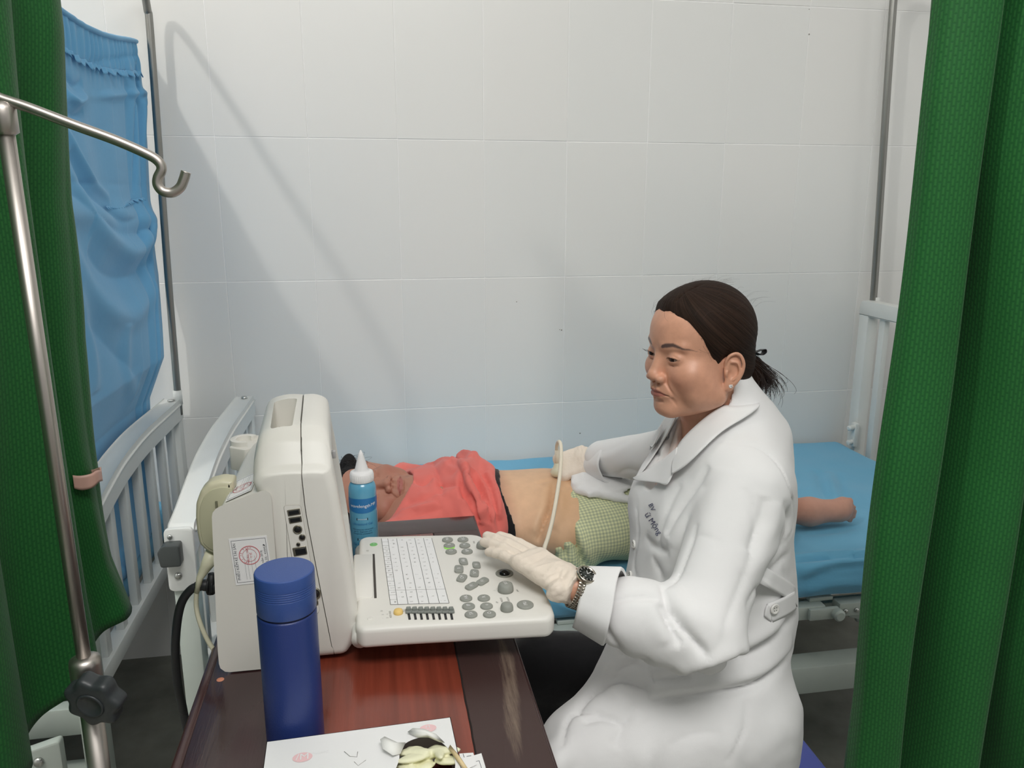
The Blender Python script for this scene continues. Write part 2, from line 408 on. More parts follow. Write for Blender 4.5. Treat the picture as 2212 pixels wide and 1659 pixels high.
# long rails, hinge and under-frame
for nm, y in (('side_rail', 1.515), ('side_rail', 2.30)):
    add(nm, box(-.36, y-.016, .459, 1.0, y+.016, .492, .003), bedg, bedA, auto=40)
    add(nm, box(1.035, y-.016, .459, 1.575, y+.016, .492, .003), bedg, bedA, auto=40)
add('hinge', join(box(.955, 1.488, .462, 1.028, 1.5, .49, .003), lathe([(.014, 0), (.014, .012), (.010, .016)], (1.022, 1.488, .476), 16, (0, -1, 0))), bedg, bedA, auto=40)
for x in (1.05, 1.078): screw((x, 1.498, .474), (0, -1, 0), .006, bedA)
add('brace', beam((1.08, 1.53, .456), (1.32, 1.53, .385), .02, .028), bedg, bedA, auto=40)
add('lift_bar', beam((.60, 1.62, .42), (1.5, 1.62, .42), .03, .03), bedg, bedA, auto=40)
add('brace', beam((1.15, 1.60, .39), (1.42, 1.60, .44), .012, .02), bedg, bedA, auto=40)
add('base_bar', box(-.36, 1.485, .275, 1.575, 1.545, .345, .004), bedg, bedA, auto=40)
add('base_bar', box(-.36, 2.28, .275, 1.575, 2.325, .345, .004), bedg, bedA, auto=40)
for x in (-.2, .1, .4, .7, 1.0, 1.3): add('deck_slat', box(x-.03, 1.52, .492, x+.03, 2.30, .502, .002), bedg, bedA)
def hoop(bed, x, y1, zt, lean=0):
    P = [(x, 2.315, .80), (x+lean*.3, 2.315, 1.2), (x+lean, 2.315, zt-.16), (x+lean, 2.31, zt-.08), (x+lean, 2.28, zt-.025), (x+lean, 2.20, zt), (x+lean, 2.0, zt+.006), (x+lean, 1.7, zt+.006), (x+lean, y1+.12, zt), (x+lean, y1+.03, zt-.03), (x+lean, y1, zt-.12), (x+lean*.3, y1, 1.3), (x, y1, .80)]
    return add('canopy_hoop', tube(spline(P, 8), .0112 if x > 0 else .0098, 12), dsteel, bed)
hoop(bedA, FX+.02, 1.51, 2.08, -.045)
add('pole_socket', tube([(FX+.02, 2.315, 1.05), (FX+.019, 2.315, 1.095)], .014, 12), bedp, bedA)
# neighbouring bed
bedB = thing('hospital_bed', 'white enamelled steel bed at the left with blue bedding behind its arched slatted end', 'bed', (-1.5, 1.93, 0), 'white steel hospital beds')
headboard(bedB, -.578, 7, False)
hoop(bedB, -.562, 1.50, 1.955, .02)
add('pole_socket', tube([(-.562, 2.315, .83), (-.562, 2.315, .872)], .0125, 12), bedp, bedB)
for y in (1.515, 2.30): add('side_rail', box(-2.4, y-.016, .36, -.60, y+.016, .42, .003), bedg, bedB, auto=40)
add('base_bar', box(-2.4, 1.50, .20, -.60, 1.55, .27, .004), bedg, bedB, auto=40)
add('far_end_board', box(-2.45, 1.50, .05, -2.40, 2.33, .95, .01), bedp, bedB, auto=40)
add('corner_plate', prism(roundpoly([(-.86, .20), (-.62, .20), (-.62, .40), (-.86, .33)], .01), 1.43, 1.452, .003, 2, 'y'), bedg, bedB, auto=40)
add('corner_strip', box(-.745, 1.415, .19, -.735, 1.43, .385, .002), bedp, bedB)
for p in ((-.83, 1.43, .23), (-.66, 1.43, .23), (-.66, 1.43, .36)): screw(p, (0, -1, 0), .010, bedB)
for x in (-2.2, -1.8, -1.4, -1.0, -.7): add('deck_slat', box(x-.03, 1.52, .42, x+.03, 2.30, .432, .002), bedg, bedB)

# ---------------------------------------------------------------- blue bedding
def cloth_mat(name, rgb, k=.68, sc=900, st=.12, fine=70, sheen=.25):
    m = mat(name, rgb, .92, k=k, sheen=sheen, spec=.15); nt = m.node_tree; N = nt.nodes; L = nt.links
    tc = [n for n in N if n.type == 'TEX_COORD'][0]; n1 = N.new('ShaderNodeTexNoise'); n1.inputs['Scale'].default_value = sc; n1.inputs['Detail'].default_value = 2
    n2 = N.new('ShaderNodeTexNoise'); n2.inputs['Scale'].default_value = fine; n2.inputs['Detail'].default_value = 5
    L.new(tc.outputs['Object'], n1.inputs[0]); L.new(tc.outputs['Object'], n2.inputs[0])
    ad = N.new('ShaderNodeMath'); ad.operation = 'MULTIPLY_ADD'; ad.inputs[1].default_value = .35
    L.new(n1.outputs[0], ad.inputs[0]); L.new(n2.outputs[0], ad.inputs[2]); bp = N.new('ShaderNodeBump'); bp.inputs['Strength'].default_value = st; bp.inputs['Distance'].default_value = .004
    L.new(ad.outputs[0], bp.inputs['Height']); L.new(bp.outputs[0], N['Principled BSDF'].inputs['Normal']); return m
blue_m = cloth_mat('blue_sheet_cotton', (92, 150, 180), k=.66)
blue2_m = cloth_mat('blue_drape_cotton', (96, 152, 190), k=.72)
def mattress_geo(x0, x1, y0, y1, z0, z1, crown=.012, seed=1):
    def f(P):
        x, y, z = P[:, 0], P[:, 1], P[:, 2]
        d = s_box(P, ((x0+x1)/2, (y0+y1)/2, (z0+z1)/2), ((x1-x0)/2, (y1-y0)/2, (z1-z0)/2), .032)
        d = d-.004*noise3(P*[1, 1, 1.6], 3.2, seed)
        return d
    return mesh_sdf(f, (x0-.03, y0-.04, z0-.03), (x1+.03, y1+.03, z1+.04), .0095)
g = mattress_geo(-.335, 1.562, 1.50, 2.368, .505, .600)
g = pxcrease(g, [(a_, b_*1.5, c_) for a_, b_, c_ in [([(1700, 1212), (1800, 1203), (1930, 1196)], -.010, .006), ([(1690, 1206), (1800, 1197), (1930, 1190)], .006, .009), ([(1730, 1262), (1790, 1232), (1860, 1222), (1920, 1224)], -.008, .010),
    ([(1730, 1240), (1800, 1218), (1900, 1212)], .007, .010), ([(1740, 1280), (1800, 1262), (1900, 1258)], .006, .009), ([(1765, 1015), (1780, 1060), (1790, 1080)], -.006, .010), ([(1812, 1020), (1822, 1060), (1818, 1085)], -.005, .010), ([(1790, 1020), (1802, 1070)], .005, .010),
    ([(1740, 1155), (1800, 1148), (1850, 1138)], -.004, .008), ([(1190, 1265), (1240, 1290), (1300, 1300)], -.006, .010), ([(1180, 1240), (1230, 1262), (1330, 1262)], .008, .012), ([(1200, 1300), (1260, 1318), (1330, 1320)], .006, .008)]])
add('mattress', g, blue_m, label=None)
props(bpy.data.objects['mattress'], 'mattress in a fitted plain blue sheet under the lying patient', 'mattress', 'blue mattresses')
g = mattress_geo(-2.38, -.615, 1.52, 2.36, .435, .53, seed=4)
o = add('mattress', g, blue_m); props(o, 'blue covered mattress on the left bed seen between the slats', 'mattress', 'blue mattresses')
# rumpled blue blanket on the left bed
def f(P):
    d = s_ell(P, (-.86, 1.85, .56), (.26, .26, .12)); d = U(d, s_ell(P, (-.75, 2.1, .57), (.13, .16, .13)), .06); d = U(d, s_ell(P, (-.72, 1.72, .56), (.10, .12, .10)), .05)
    return np.maximum(d-.022*noise3(P, 5, 3, 3), .531-P[:, 2])
o = add('blanket', mesh_sdf(f, (-1.2, 1.5, .50), (-.60, 2.3, .78), .009), blue2_m); props(o, 'rumpled blue blanket heaped behind the slats of the left bed', 'blanket')
# drape hung along the left bed's end
def drape(s, t):
    y = 2.33-.86*s
    ztop = 1.80-.055*math.sin(PI*min(1, max(0, (2.33-y)/.8)))**1.2*.75
    zbot = .52
    z = ztop+(zbot-ztop)*t
    x = -.585
    # gathered heading and soft vertical pleats near the hoop
    x += .0045*math.sin(s*170+2*math.sin(s*31))*math.exp(-((t-.035)/.03)**2)
    x += .006*math.sin(s*24+1.1*math.sin(t*3))*math.exp(-t*2.0)*(1 if s > .3 else .5)*min(1, t*5)
    for (c, w, a) in ((.055, .018, -.012), (.10, .022, .010), (.15, .02, -.010), (.03, .016, .006)):
        x += a*math.exp(-((s-c-.05*t)/w)**2)*min(1, t*9)*math.exp(-t*1.1)
    x += .012*t*t
    x += .006*math.sin(z*9+y*5)
    # sag of the free edge
    y2 = y+max(0, 1-s/.3)*(.006*math.sin(z*5)+float(np.interp(z, [.5, .85, .95, 1.05, 1.2, 1.8], [-.12, -.085, -.075, -.045, .0, 0])))
    x -= .042*float(np.clip((.98-z)/.11, 0, 1))
    return (x, y2, z)
V, F, uv = grid(230, 300, drape)
V, F = crease_px_signed((V, F), [([(131, 340), (160, 410), (200, 480), (240, 525), (281, 545), (312, 520), (330, 440), (336, 340)], .024, .030), ([(150, 325), (185, 395), (225, 450), (258, 478), (290, 470)], -.016, .022), ([(135, 270), (160, 320), (200, 390), (235, 430)], .012, .012),
    ([(138, 150), (160, 185), (178, 178)], -.010, .010), ([(138, 195), (160, 222), (182, 205)], .013, .010), ([(140, 232), (160, 250), (180, 240)], -.009, .008), ([(300, 105), (298, 200), (296, 300), (288, 420)], -.013, .008), ([(314, 105), (319, 200), (323, 300), (322, 400)], -.013, .008), ([(307, 105), (309, 200), (309, 330)], .011, .009),
    ([(150, 520), (185, 610), (235, 670), (290, 680), (338, 610)], .016, .032), ([(190, 540), (235, 590), (285, 598), (330, 560)], -.018, .034), ([(170, 680), (215, 720), (260, 770), (300, 820)], -.012, .04), ([(160, 620), (190, 720), (205, 850)], .012, .03), ([(270, 700), (275, 780), (290, 860)], .010, .03)])
V, F = solid(V, F, .0015)
dr = add('blue_drape', (V, F), blue2_m); props(dr, 'sky blue cloth gathered and hung in swags from the left hoop', 'drape')
# frayed ruffle strip and seam lines on it
def ruffle(zoff, s0, s1, amp, hh, nm):
    def q(u, v):
        s = s0+(s1-s0)*u; p = A3(*drape(s, zoff)); w = math.sin(u*150+3*math.sin(u*23))
        return (p[0]+.003+.004*v+.003*w*v, p[1], p[2]-hh*v*(1+.35*w)-amp*.2*w)
    V, F, uv = grid(180, 4, q, .0008); return add(nm, (V, F), blue2_m, dr)
ruffle(.055, .02, .80, .004, .012, 'ruffle'); ruffle(.30, .10, .45, .002, .006, 'ruffle')
V, F = tube([A3(*drape(s, 0))+A3(0, 0, .002) for s in np.linspace(0, 1, 40)], .006, 8); add('drawstring_hem', (V, F), blue2_m, dr)

# ---------------------------------------------------------------- green curtains
def curtain_mat():
    m = bpy.data.materials.new('green_waffle_curtain'); m.use_nodes = True; nt = m.node_tree; N = nt.nodes; L = nt.links; b = N['Principled BSDF']
    uv = N.new('ShaderNodeUVMap'); mp = N.new('ShaderNodeMapping'); mp.inputs['Rotation'].default_value = (0, 0, PI/2); L.new(uv.outputs[0], mp.inputs[0])
    br = N.new('ShaderNodeTexBrick'); br.offset = .5; br.inputs['Scale'].default_value = 1; br.inputs['Brick Width'].default_value = .0098; br.inputs['Row Height'].default_value = .0046
    br.inputs['Mortar Size'].default_value = .0030; br.inputs['Mortar Smooth'].default_value = 1; L.new(mp.outputs[0], br.inputs[0])
    br.inputs['Color1'].default_value = C(33, 94, 42, .70); br.inputs['Color2'].default_value = C(36, 98, 42, .70); br.inputs['Mortar'].default_value = C(18, 74, 32, .70)
    nz = N.new('ShaderNodeTexNoise'); nz.inputs['Scale'].default_value = 7; L.new(uv.outputs[0], nz.inputs[0])
    hs = N.new('ShaderNodeMixRGB'); hs.blend_type = 'MULTIPLY'; hs.inputs[0].default_value = .25; L.new(br.outputs[0], hs.inputs[1]); L.new(nz.outputs[0], hs.inputs[2]); L.new(hs.outputs[0], b.inputs['Base Color'])
    bp = N.new('ShaderNodeBump'); bp.inputs['Strength'].default_value = .35; bp.inputs['Distance'].default_value = .0006; bp.invert = True
    L.new(br.outputs['Fac'], bp.inputs['Height']); L.new(bp.outputs[0], b.inputs['Normal'])
    b.inputs['Roughness'].default_value = .62; b.inputs['Specular IOR Level'].default_value = .25; b.inputs['Sheen Weight'].default_value = .08; return m
green_m = curtain_mat()
def curtain(name, path, z0f, z1, label, wob=.006, nz=70):
    P = spline(path, 14); Ls = np.r_[0, np.cumsum(np.linalg.norm(np.diff(P, axis=0), axis=1))]; V = []; uv = []; n = len(P)
    for i in range(n):
        for j in range(nz):
            t = j/(nz-1); z0 = z0f(P[i], Ls[i]/Ls[-1]); z = z1+(z0-z1)*t
            q = P[i]; w = wob*math.sin(z*5+Ls[i]*9)+wob*.6*math.sin(z*11+Ls[i]*23)
            V.append((q[0]+w, q[1]+w*.5, z)); uv.append((Ls[i]*1.0, z))
    F = [[i*nz+j, (i+1)*nz+j, (i+1)*nz+j+1, i*nz+j+1] for i in range(n-1) for j in range(nz-1)]
    V, F = solid(np.array(V), F, .0012); o = add(name, (V, F), green_m, uv=uv+uv); return props(o, label, 'curtain', 'green hospital curtains')
# right curtain: broad folds, edge first
curtain('green_curtain', [(.636, .87), (.640, .848), (.662, .835), (.685, .832), (.698, .84), (.702, .875), (.694, .93), (.708, .96), (.726, .92), (.735, .86), (.750, .822), (.775, .806), (.797, .812), (.800, .85), (.790, .90), (.806, .93), (.826, .87), (.838, .79), (.86, .755), (.885, .75), (.90, .79), (.892, .85), (.915, .86), (.935, .77), (.96, .70), (.99, .69), (1.0, .74), (1.03, .70), (1.06, .60), (1.1, .62), (1.2, .5), (1.3, .45)],
        lambda p, s: .12, 2.22, 'green waffle-weave curtain hanging in deep folds along the right side')
# left curtain, gathered by a clip
def lhem(p, s): return .752+.02*math.sin(s*14)-.012*s
lp = [(-.470, 1.30), (-.425, 1.275), (-.388, 1.235), (-.392, 1.19), (-.425, 1.16), (-.43, 1.12), (-.405, 1.085), (-.41, 1.05), (-.445, 1.01), (-.452, .96), (-.432, .92), (-.438, .87), (-.468, .83), (-.475, .77), (-.455, .70), (-.465, .62), (-.49, .5), (-.48, .35), (-.5, .1)]
P = spline(lp, 14); Ls = np.r_[0, np.cumsum(np.linalg.norm(np.diff(P, axis=0), axis=1))]; V = []; uv = []; nz = 110
for i in range(len(P)):
    s = Ls[i]/Ls[-1]
    for j in range(nz):
        z = 2.35+(lhem(P[i], s)-2.35)*j/(nz-1); q = P[i]; k = math.exp(-((z-1.0)/.20)**2); near = max(0, 1-abs(q[1]-1.22)/.16)
        low = max(0, (1.45-z)/.7)
        x = q[0]-.018*k*near+.010*low*near+.006*math.sin(z*6+s*20)+.006*math.sin((z*3+q[1]*11)*2.2)
        y = q[1]-.010*k*near+.012*max(0, z-1.45)*0
        x += near*float(np.interp(z, [.75, .86, 1.0, 1.2, 1.4, 1.62, 1.8], [-.012, -.030, -.026, -.038, -.034, -.008, -.004]))
        V.append((x, y, z)); uv.append((Ls[i], z))
F = [[i*nz+j, (i+1)*nz+j, (i+1)*nz+j+1, i*nz+j+1] for i in range(len(P)-1) for j in range(nz-1)]
V, F = solid(np.array(V), F, .0012)
props(add('green_curtain', (V, F), green_m, uv=uv+uv), 'dark green curtain gathered at the left behind the drip stand', 'curtain', 'green hospital curtains')
# clip on the curtain's edge
cl = thing('curtain_clip', 'pinkish beige plastic clip pinching the left green curtain', 'clip', (-.41, 1.17, 1.02))
pk = mat('beige_pink_plastic', (176, 140, 128), .4)
cA = [onY(158, 1040, 1.155), onY(175, 1041, 1.160), onY(196, 1037, 1.165), onY(208, 1030, 1.175), onY(217, 1028, 1.190)]
def clipband(u, v):
    P_ = spline(cA, 8); t = u*(len(P_)-1); i = int(t); p = P_[i]+(P_[min(len(P_)-1, i+1)]-P_[i])*(t-i)
    return (p[0], p[1], p[2]+.0095-(.0195+.002*math.sin(u*5))*v)
V, F, _ = grid(40, 6, clipband, .0025); add('front_jaw', (V, F), pk, cl)
cB = [onY(188, 1018, 1.20), onY(200, 1020, 1.20), onY(212, 1016, 1.195), onY(219, 1014, 1.19)]
def clipb2(u, v):
    P_ = spline(cB, 8); t = u*(len(P_)-1); i = int(t); p = P_[i]+(P_[min(len(P_)-1, i+1)]-P_[i])*(t-i); return (p[0], p[1], p[2]+.004-.014*v)
V, F, _ = grid(20, 5, clipb2, .0022); add('rear_jaw', (V, F), pk, cl)

# ---------------------------------------------------------------- drip stand
iv = thing('drip_stand', 'stainless steel drip stand with hooked arm in front of the left curtain', 'drip stand', (-.350, .90, 0))
X0, Y0 = -.3500, .90
add('upper_pole', tube([(X0, Y0, .84), (X0-.006, Y0, 1.482)], .0078, 16), steel, iv)
add('lower_pole', tube([(X0, Y0, .06), (X0, Y0, .862)], .0125, 18), steel, iv)
add('collar', lathe([(.0128, -.006), (.0165, -.004), (.0172, .004), (.0172, .03), (.0165, .036), (.010, .040)], (X0, Y0, .840), 20), steel, iv)
P = [onY(-30, 196, .9), onY(0, 212, .9), onY(60, 232, .9), onY(160, 270, .9), onY(250, 303, .9), onY(320, 334, .9), onY(343, 350, .9), onY(349, 366, .9), onY(341, 385, .9), onY(341, 400, .9), onY(352, 413, .9), onY(372, 416, .9), onY(389, 405, .9), onY(397, 388, .9), onY(402, 371, .9)]
add('arm', tube(spline(P, 8), .0052, 12), steel, iv)
add('arm', tube(spline([A3(X0-.012, Y0, 1.482), A3(X0-.02, Y0+.03, 1.49), A3(X0-.10, Y0+.10, 1.47), A3(X0-.14, Y0+.14, 1.44)], 8), .0052, 12), steel, iv)
add('hub', lathe([(.006, -.02), (.012, -.016), (.012, .006), (.009, .012), (.004, .014)], (X0-.006, Y0, 1.482), 16), steel, iv)
add('hub_lug', tube([onY(8, 232, .905), onY(20, 250, .9), onY(26, 280, .9), onY(24, 302, .9)], .0035, 8), steel, iv)
kc = onY(215, 1499, .872); kn = 7; out = []
for k in range(140):
    t = 2*PI*k/140; out.append((.0315*(1+.085*math.cos(kn*t))*math.cos(t), .0315*(1+.085*math.cos(kn*t))*math.sin(t)))
V, F = prism(out, 0, .022, .006, 4); kx = A3(.96, -.28, 0); kz = A3(-.05, -.17, .98); kn_ = np.cross(kx, kz); kn_ /= np.linalg.norm(kn_)
kz = np.cross(kn_, kx)
kb_m = mat('black_knob_plastic', (44, 48, 50), .42, k=.75, bump=(90, .05))
if kn_[1] > 0: kn_ = -kn_
knob = add('knob', xf((V, F), np.stack([kx, kz, kn_], 1), kc+kn_*-.004), kb_m, iv, auto=50)
add('knob_boss', xf(lathe([(.0155, 0), (.0165, .0015), (.0145, .003), (.0135, .0015), (.002, .0012)], seg=32), np.stack([kx, kz, kn_], 1), kc+kn_*.0172), kb_m, knob)
add('base_plate', lathe([(.03, 0), (.20, .01), (.20, .03), (.03, .07)], (X0, Y0, 0), 24), steel, iv)

rail_m = steel
rr = thing('curtain_rail', 'steel rail above the right green curtain', 'rail', (.9, .7, 2.23))
add('tube', tube(spline([(.60, .88, 2.235), (.95, .72, 2.235), (1.35, .40, 2.235)], 6), .011, 12), steel, rr)
rl = thing('curtain_rail', 'steel rail above the left green curtain', 'rail', (-.44, .8, 2.36))
add('tube', tube(spline([(-.44, 1.36, 2.362), (-.445, .8, 2.362), (-.48, -.1, 2.362)], 6), .011, 12), steel, rl)
# ================================================================ wooden table
TZ = .76
wood_edge = mat('dark_stained_wood', (58, 36, 36), .22, k=.8, var=(3, .35, (6, .7, 1)), bump=(50, .06, (8, .6, 1)), coat=.25)
wood_dk = mat('dark_stained_board', (52, 33, 34), .2, k=.8, var=(3, .3, (9, .6, 1)), bump=(50, .05, (8, .6, 1)), coat=.3)
wood_red = mat('red_brown_board', (128, 58, 42), .2, k=.95, var=(4, .38, (12, .6, 1)), bump=(60, .04, (9, .5, 1)), coat=.35)
wood_worn = bpy.data.materials.new('worn_dark_board'); wood_worn.use_nodes = True
def worn():
    nt = wood_worn.node_tree; N = nt.nodes; L = nt.links; b = N['Principled BSDF']
    tc = N.new('ShaderNodeTexCoord'); mp = N.new('ShaderNodeMapping'); mp.inputs['Scale'].default_value = (22, 1.8, 1); L.new(tc.outputs['Object'], mp.inputs[0])
    n = N.new('ShaderNodeTexNoise'); n.inputs['Scale'].default_value = 9; n.inputs['Detail'].default_value = 8; n.inputs['Roughness'].default_value = .7; L.new(mp.outputs[0], n.inputs[0])
    at_ = N.new('ShaderNodeAttribute'); at_.attribute_name = 'Col'
    mul = N.new('ShaderNodeMath'); mul.operation = 'MULTIPLY'; L.new(n.outputs[0], mul.inputs[0]); L.new(at_.outputs['Fac'], mul.inputs[1])
    r = N.new('ShaderNodeValToRGB'); r.color_ramp.elements[0].position = .30; r.color_ramp.elements[0].color = C(58, 40, 38, .8); r.color_ramp.elements[1].position = .62; r.color_ramp.elements[1].color = C(112, 96, 84, .8)
    L.new(mul.outputs[0], r.inputs[0]); L.new(r.outputs[0], b.inputs['Base Color'])
    b.inputs['Roughness'].default_value = .42; bp = N.new('ShaderNodeBump'); bp.inputs['Strength'].default_value = .15; bp.inputs['Distance'].default_value = .004; L.new(n.outputs[0], bp.inputs['Height']); L.new(bp.outputs[0], b.inputs['Normal'])
worn()
tb = thing('wooden_table', 'dark brown wooden table carrying the ultrasound machine', 'table', (-.03, 1.0, 0))
YN, YF = .42, 1.527; XL, XR_ = -.253, .19
add('left_board', box(XL+.012, YN, TZ-.025, -.128, YF-.075, TZ, .0015), wood_dk, tb, auto=40)
add('left_edge', box(XL, YN-.01, TZ-.04, XL+.0135, YF, TZ+.001, .003), wood_edge, tb, auto=40)
add('centre_board', box(-.127, YN, TZ-.025, .0985, YF-.075, TZ, .0012), wood_red, tb, auto=40)
n = 60
def wornboard(u, v):
    return (.1000+(.186-.1000)*u, YN+(YF-.076-YN)*v, TZ)
V, F, _ = grid(30, 90, wornboard); V = V+A3(0, 0, 0)
cc = []
for x, y, z in V:
    a = math.exp(-((x-.158-.010*math.sin(y*14))/.015)**2)*float(np.interp(y, [.6, .78, .86, 1.0, 1.08, 1.12], [0, .5, 1, .95, .5, 0])); cc.append(min(1, a*1.15))
o = add('worn_board_face', (V+A3(0, 0, .0004), F), wood_worn, tb, col=np.array(cc)[:, None]*np.ones(3), label='worn scratched patch on the right board')
add('right_board', box(.0995, YN, TZ-.025, XR_-.003, YF-.075, TZ, .0012), wood_dk, tb, auto=40)
add('right_edge', box(XR_-.004, YN-.01, TZ-.042, XR_, YF, TZ+.0005, .002), wood_edge, tb, auto=40)
add('end_board', box(XL+.012, YF-.0745, TZ-.025, XR_-.003, YF, TZ, .0015), wood_dk, tb, auto=40)
add('joint_filler', tube([(.0992+.0004*math.sin(y*60)+.0003*math.sin(y*171), y, TZ-.0006) for y in np.linspace(YN, YF-.075, 120)], .0016, 6), mat('dark_joint', (26, 18, 16), .9), tb)
for x in (XL+.035, XR_-.035):
    for y in (YN+.04, YF-.045): add('leg', box(x-.024, y-.024, 0, x+.024, y+.024, TZ-.025, .003), wood_edge, tb, auto=40)
for x in (XL+.03, XR_-.03): add('apron', box(x-.01, YN+.04, TZ-.105, x+.01, YF-.04, TZ-.025, .002), wood_edge, tb, auto=40)
for y in (YN+.03, YF-.03): add('apron', box(XL+.05, y-.01, TZ-.105, XR_-.05, y+.01, TZ-.025, .002), wood_edge, tb, auto=40)
add('nick', lathe([(.0052, 0), (.005, .0003), (.001, .0005)], onZ(476, 1468, TZ), 12), mat('bare_wood_chip', (176, 116, 92), .7), tb)

# ================================================================ ultrasound machine
US = thing('ultrasound_machine', 'off-white portable ultrasound scanner with fold-down keyboard on the table', 'ultrasound scanner', (-.05, 1.16, TZ))
shell = mat('offwhite_plastic', (205, 203, 196), .38, k=.80, var=(5, .03), bump=(260, .008))
shell2 = mat('offwhite_plastic_light', (213, 211, 205), .42, k=.80, bump=(260, .008))
seam_m = mat('seam_dark', (70, 68, 62), .8); blk = mat('black_plastic', (24, 25, 26), .3); greyk = mat('grey_key_rubber', (128, 130, 124), .55, k=.7)
def loft_y(prof, stations, drop0=1.02, ztop=1.10, butt=False):
    """profile in (x,z); stations (y, inset, top drop)"""
    P = np.array(prof, float); n = len(P); a = np.roll(P, 1, 0); b = np.roll(P, -1, 0)
    e1 = P-a; e2 = b-P; e1 /= np.linalg.norm(e1, axis=1)[:, None]+1e-9; e2 /= np.linalg.norm(e2, axis=1)[:, None]+1e-9
    n1 = np.stack([e1[:, 1], -e1[:, 0]], 1); n2 = np.stack([e2[:, 1], -e2[:, 0]], 1); m = (n1+n2); m /= np.maximum(.35, 1+(n1*n2).sum(1))[:, None]
    for i, (x, z) in enumerate(P):
        if butt and abs(x-np.interp(z, [b_[1] for b_ in seam], [b_[0] for b_ in seam])) < .0025: m[i] = (0, 1 if z > 1.09 else -1 if z < .7675 else 0)
    V = []; F = []
    for y, ins, dr_ in stations:
        Q = P-m*ins; w = np.clip((Q[:, 1]-drop0)/(ztop-drop0), 0, 1); z = Q[:, 1]-dr_*w
        V.append(np.c_[Q[:, 0], np.full(n, y), z])
    for k in range(len(V)-1):
        for i in range(n): j = (i+1) % n; F.append([k*n+i, (k+1)*n+i, (k+1)*n+j, k*n+j])
    F.append([i for i in range(n)]); F.append([(len(V)-1)*n+i for i in range(n-1, -1, -1)])
    return np.concatenate(V), F
YN_, YF_ = 1.030, 1.318
def stations(r, drop, y0=YN_, y1=YF_):
    st = []
    for i in range(6): t = i/5*PI/2; st.append((y0+r*(1-math.cos(t)), r*(1-math.sin(t)), drop*(1-(r*(1-math.cos(t)))/.05*.6)))
    for y in np.linspace(y0+r, y0+.055, 6)[1:]: u = (y-y0)/.055; st.append((y, 0, drop*(1-u)**1.6*.75))
    for y in np.linspace(y0+.055, y1-.06, 6)[1:]: st.append((y, 0, 0))
    for y in np.linspace(y1-.06, y1-r, 6)[1:]: u = (y1-y)/.06; st.append((y, 0, drop*.9*(1-u)**1.8))
    for i in range(1, 6): t = i/5*PI/2; st.append((y1-r*(1-math.sin(t)), r*(1-math.cos(t)), drop*.9))
    return st
back = [(-.128, .768), (-.088, .7665)]
seam = [(-.0745, .7665), (-.079, .80), (-.090, .89), (-.102, .994), (-.1035, 1.05), (-.1035, 1.098)]
rearp = roundpoly(np.array([(-.146, .7665), (-.0750, .7665)]+[(x-.0006, z) for x, z in seam[1:]]+[(-.130, 1.100), (-.158, 1.092), (-.170, 1.055), (-.160, 1.00), (-.151, .93)]), [.012, .001, .02, .02, .02, .02, .001, .02, .012, .03, .03, .05], 3)
frontp = roundpoly(np.array([(-.0745, .7665), (-.058, .7668), (-.039, .795), (-.0385, .825), (-.045, .90), (-.0545, .98), (-.0615, 1.04), (-.066, 1.090), (-.085, 1.0985), (-.1030, 1.098)]+[(x+.0006, z) for x, z in seam[::-1][1:-1]]), [.001, .02, .03, .03, .05, .05, .03, .012, .02, .001, .02, .02, .02, .02], 3)
def obj_bool(o, cutters):
    for g in cutters:
        me = bpy.data.meshes.new('c'); me.from_pydata([tuple(v) for v in g[0]], [], [list(q) for q in g[1]]); c = bpy.data.objects.new('c', me); COL.objects.link(c)
        c.location = -Vector(OFF[o])*0; base = Vector(OFF[o])
        for v in me.vertices: v.co -= base
        c.parent = o.parent if False else None
        par = o.parent; o.parent = None
        for slv in ('EXACT', 'FAST'):
            md = o.modifiers.new('b', 'BOOLEAN'); md.object = c; md.operation = 'DIFFERENCE'; md.solver = slv
            dg = bpy.context.evaluated_depsgraph_get(); new = bpy.data.meshes.new_from_object(o.evaluated_get(dg)); o.modifiers.clear()
            if len(new.polygons) > 20: break
        for m in list(o.data.materials):
            if not len(new.materials): new.materials.append(m)
        o.data = new; bpy.data.objects.remove(c); o.parent = par
        o.data.set_sharp_from_angle(angle=math.radians(38))
def sh(g): V = np.array(g[0], float); V[:, 0] -= .058*np.clip(V[:, 1]-1.045, 0, 1); return V, g[1]
mid = add('rear_housing_top', sh(loft_y(rearp, stations(.013, .052), butt=True)), shell, US, auto=38); mid.name = 'middle_shell'
fr = add('front_bezel_shell', sh(loft_y(frontp, stations(.013, .052), butt=True)), shell2, US, auto=38)
# carrying grip: a real pocket with an inclined floor
g0 = [onZ(598, 872, 1.094), onZ(650, 868, 1.094), onZ(641, 924, 1.09), onZ(590, 934, 1.085)]
pk_ = np.array([(-.146, 1.078), (-.1165, 1.078), (-.1235, 1.232), (-.158, 1.228)])
obj_bool(mid, [xf(prism(roundpoly(pk_, .006), 1.045, 1.14), t=(0, 0, 0))])
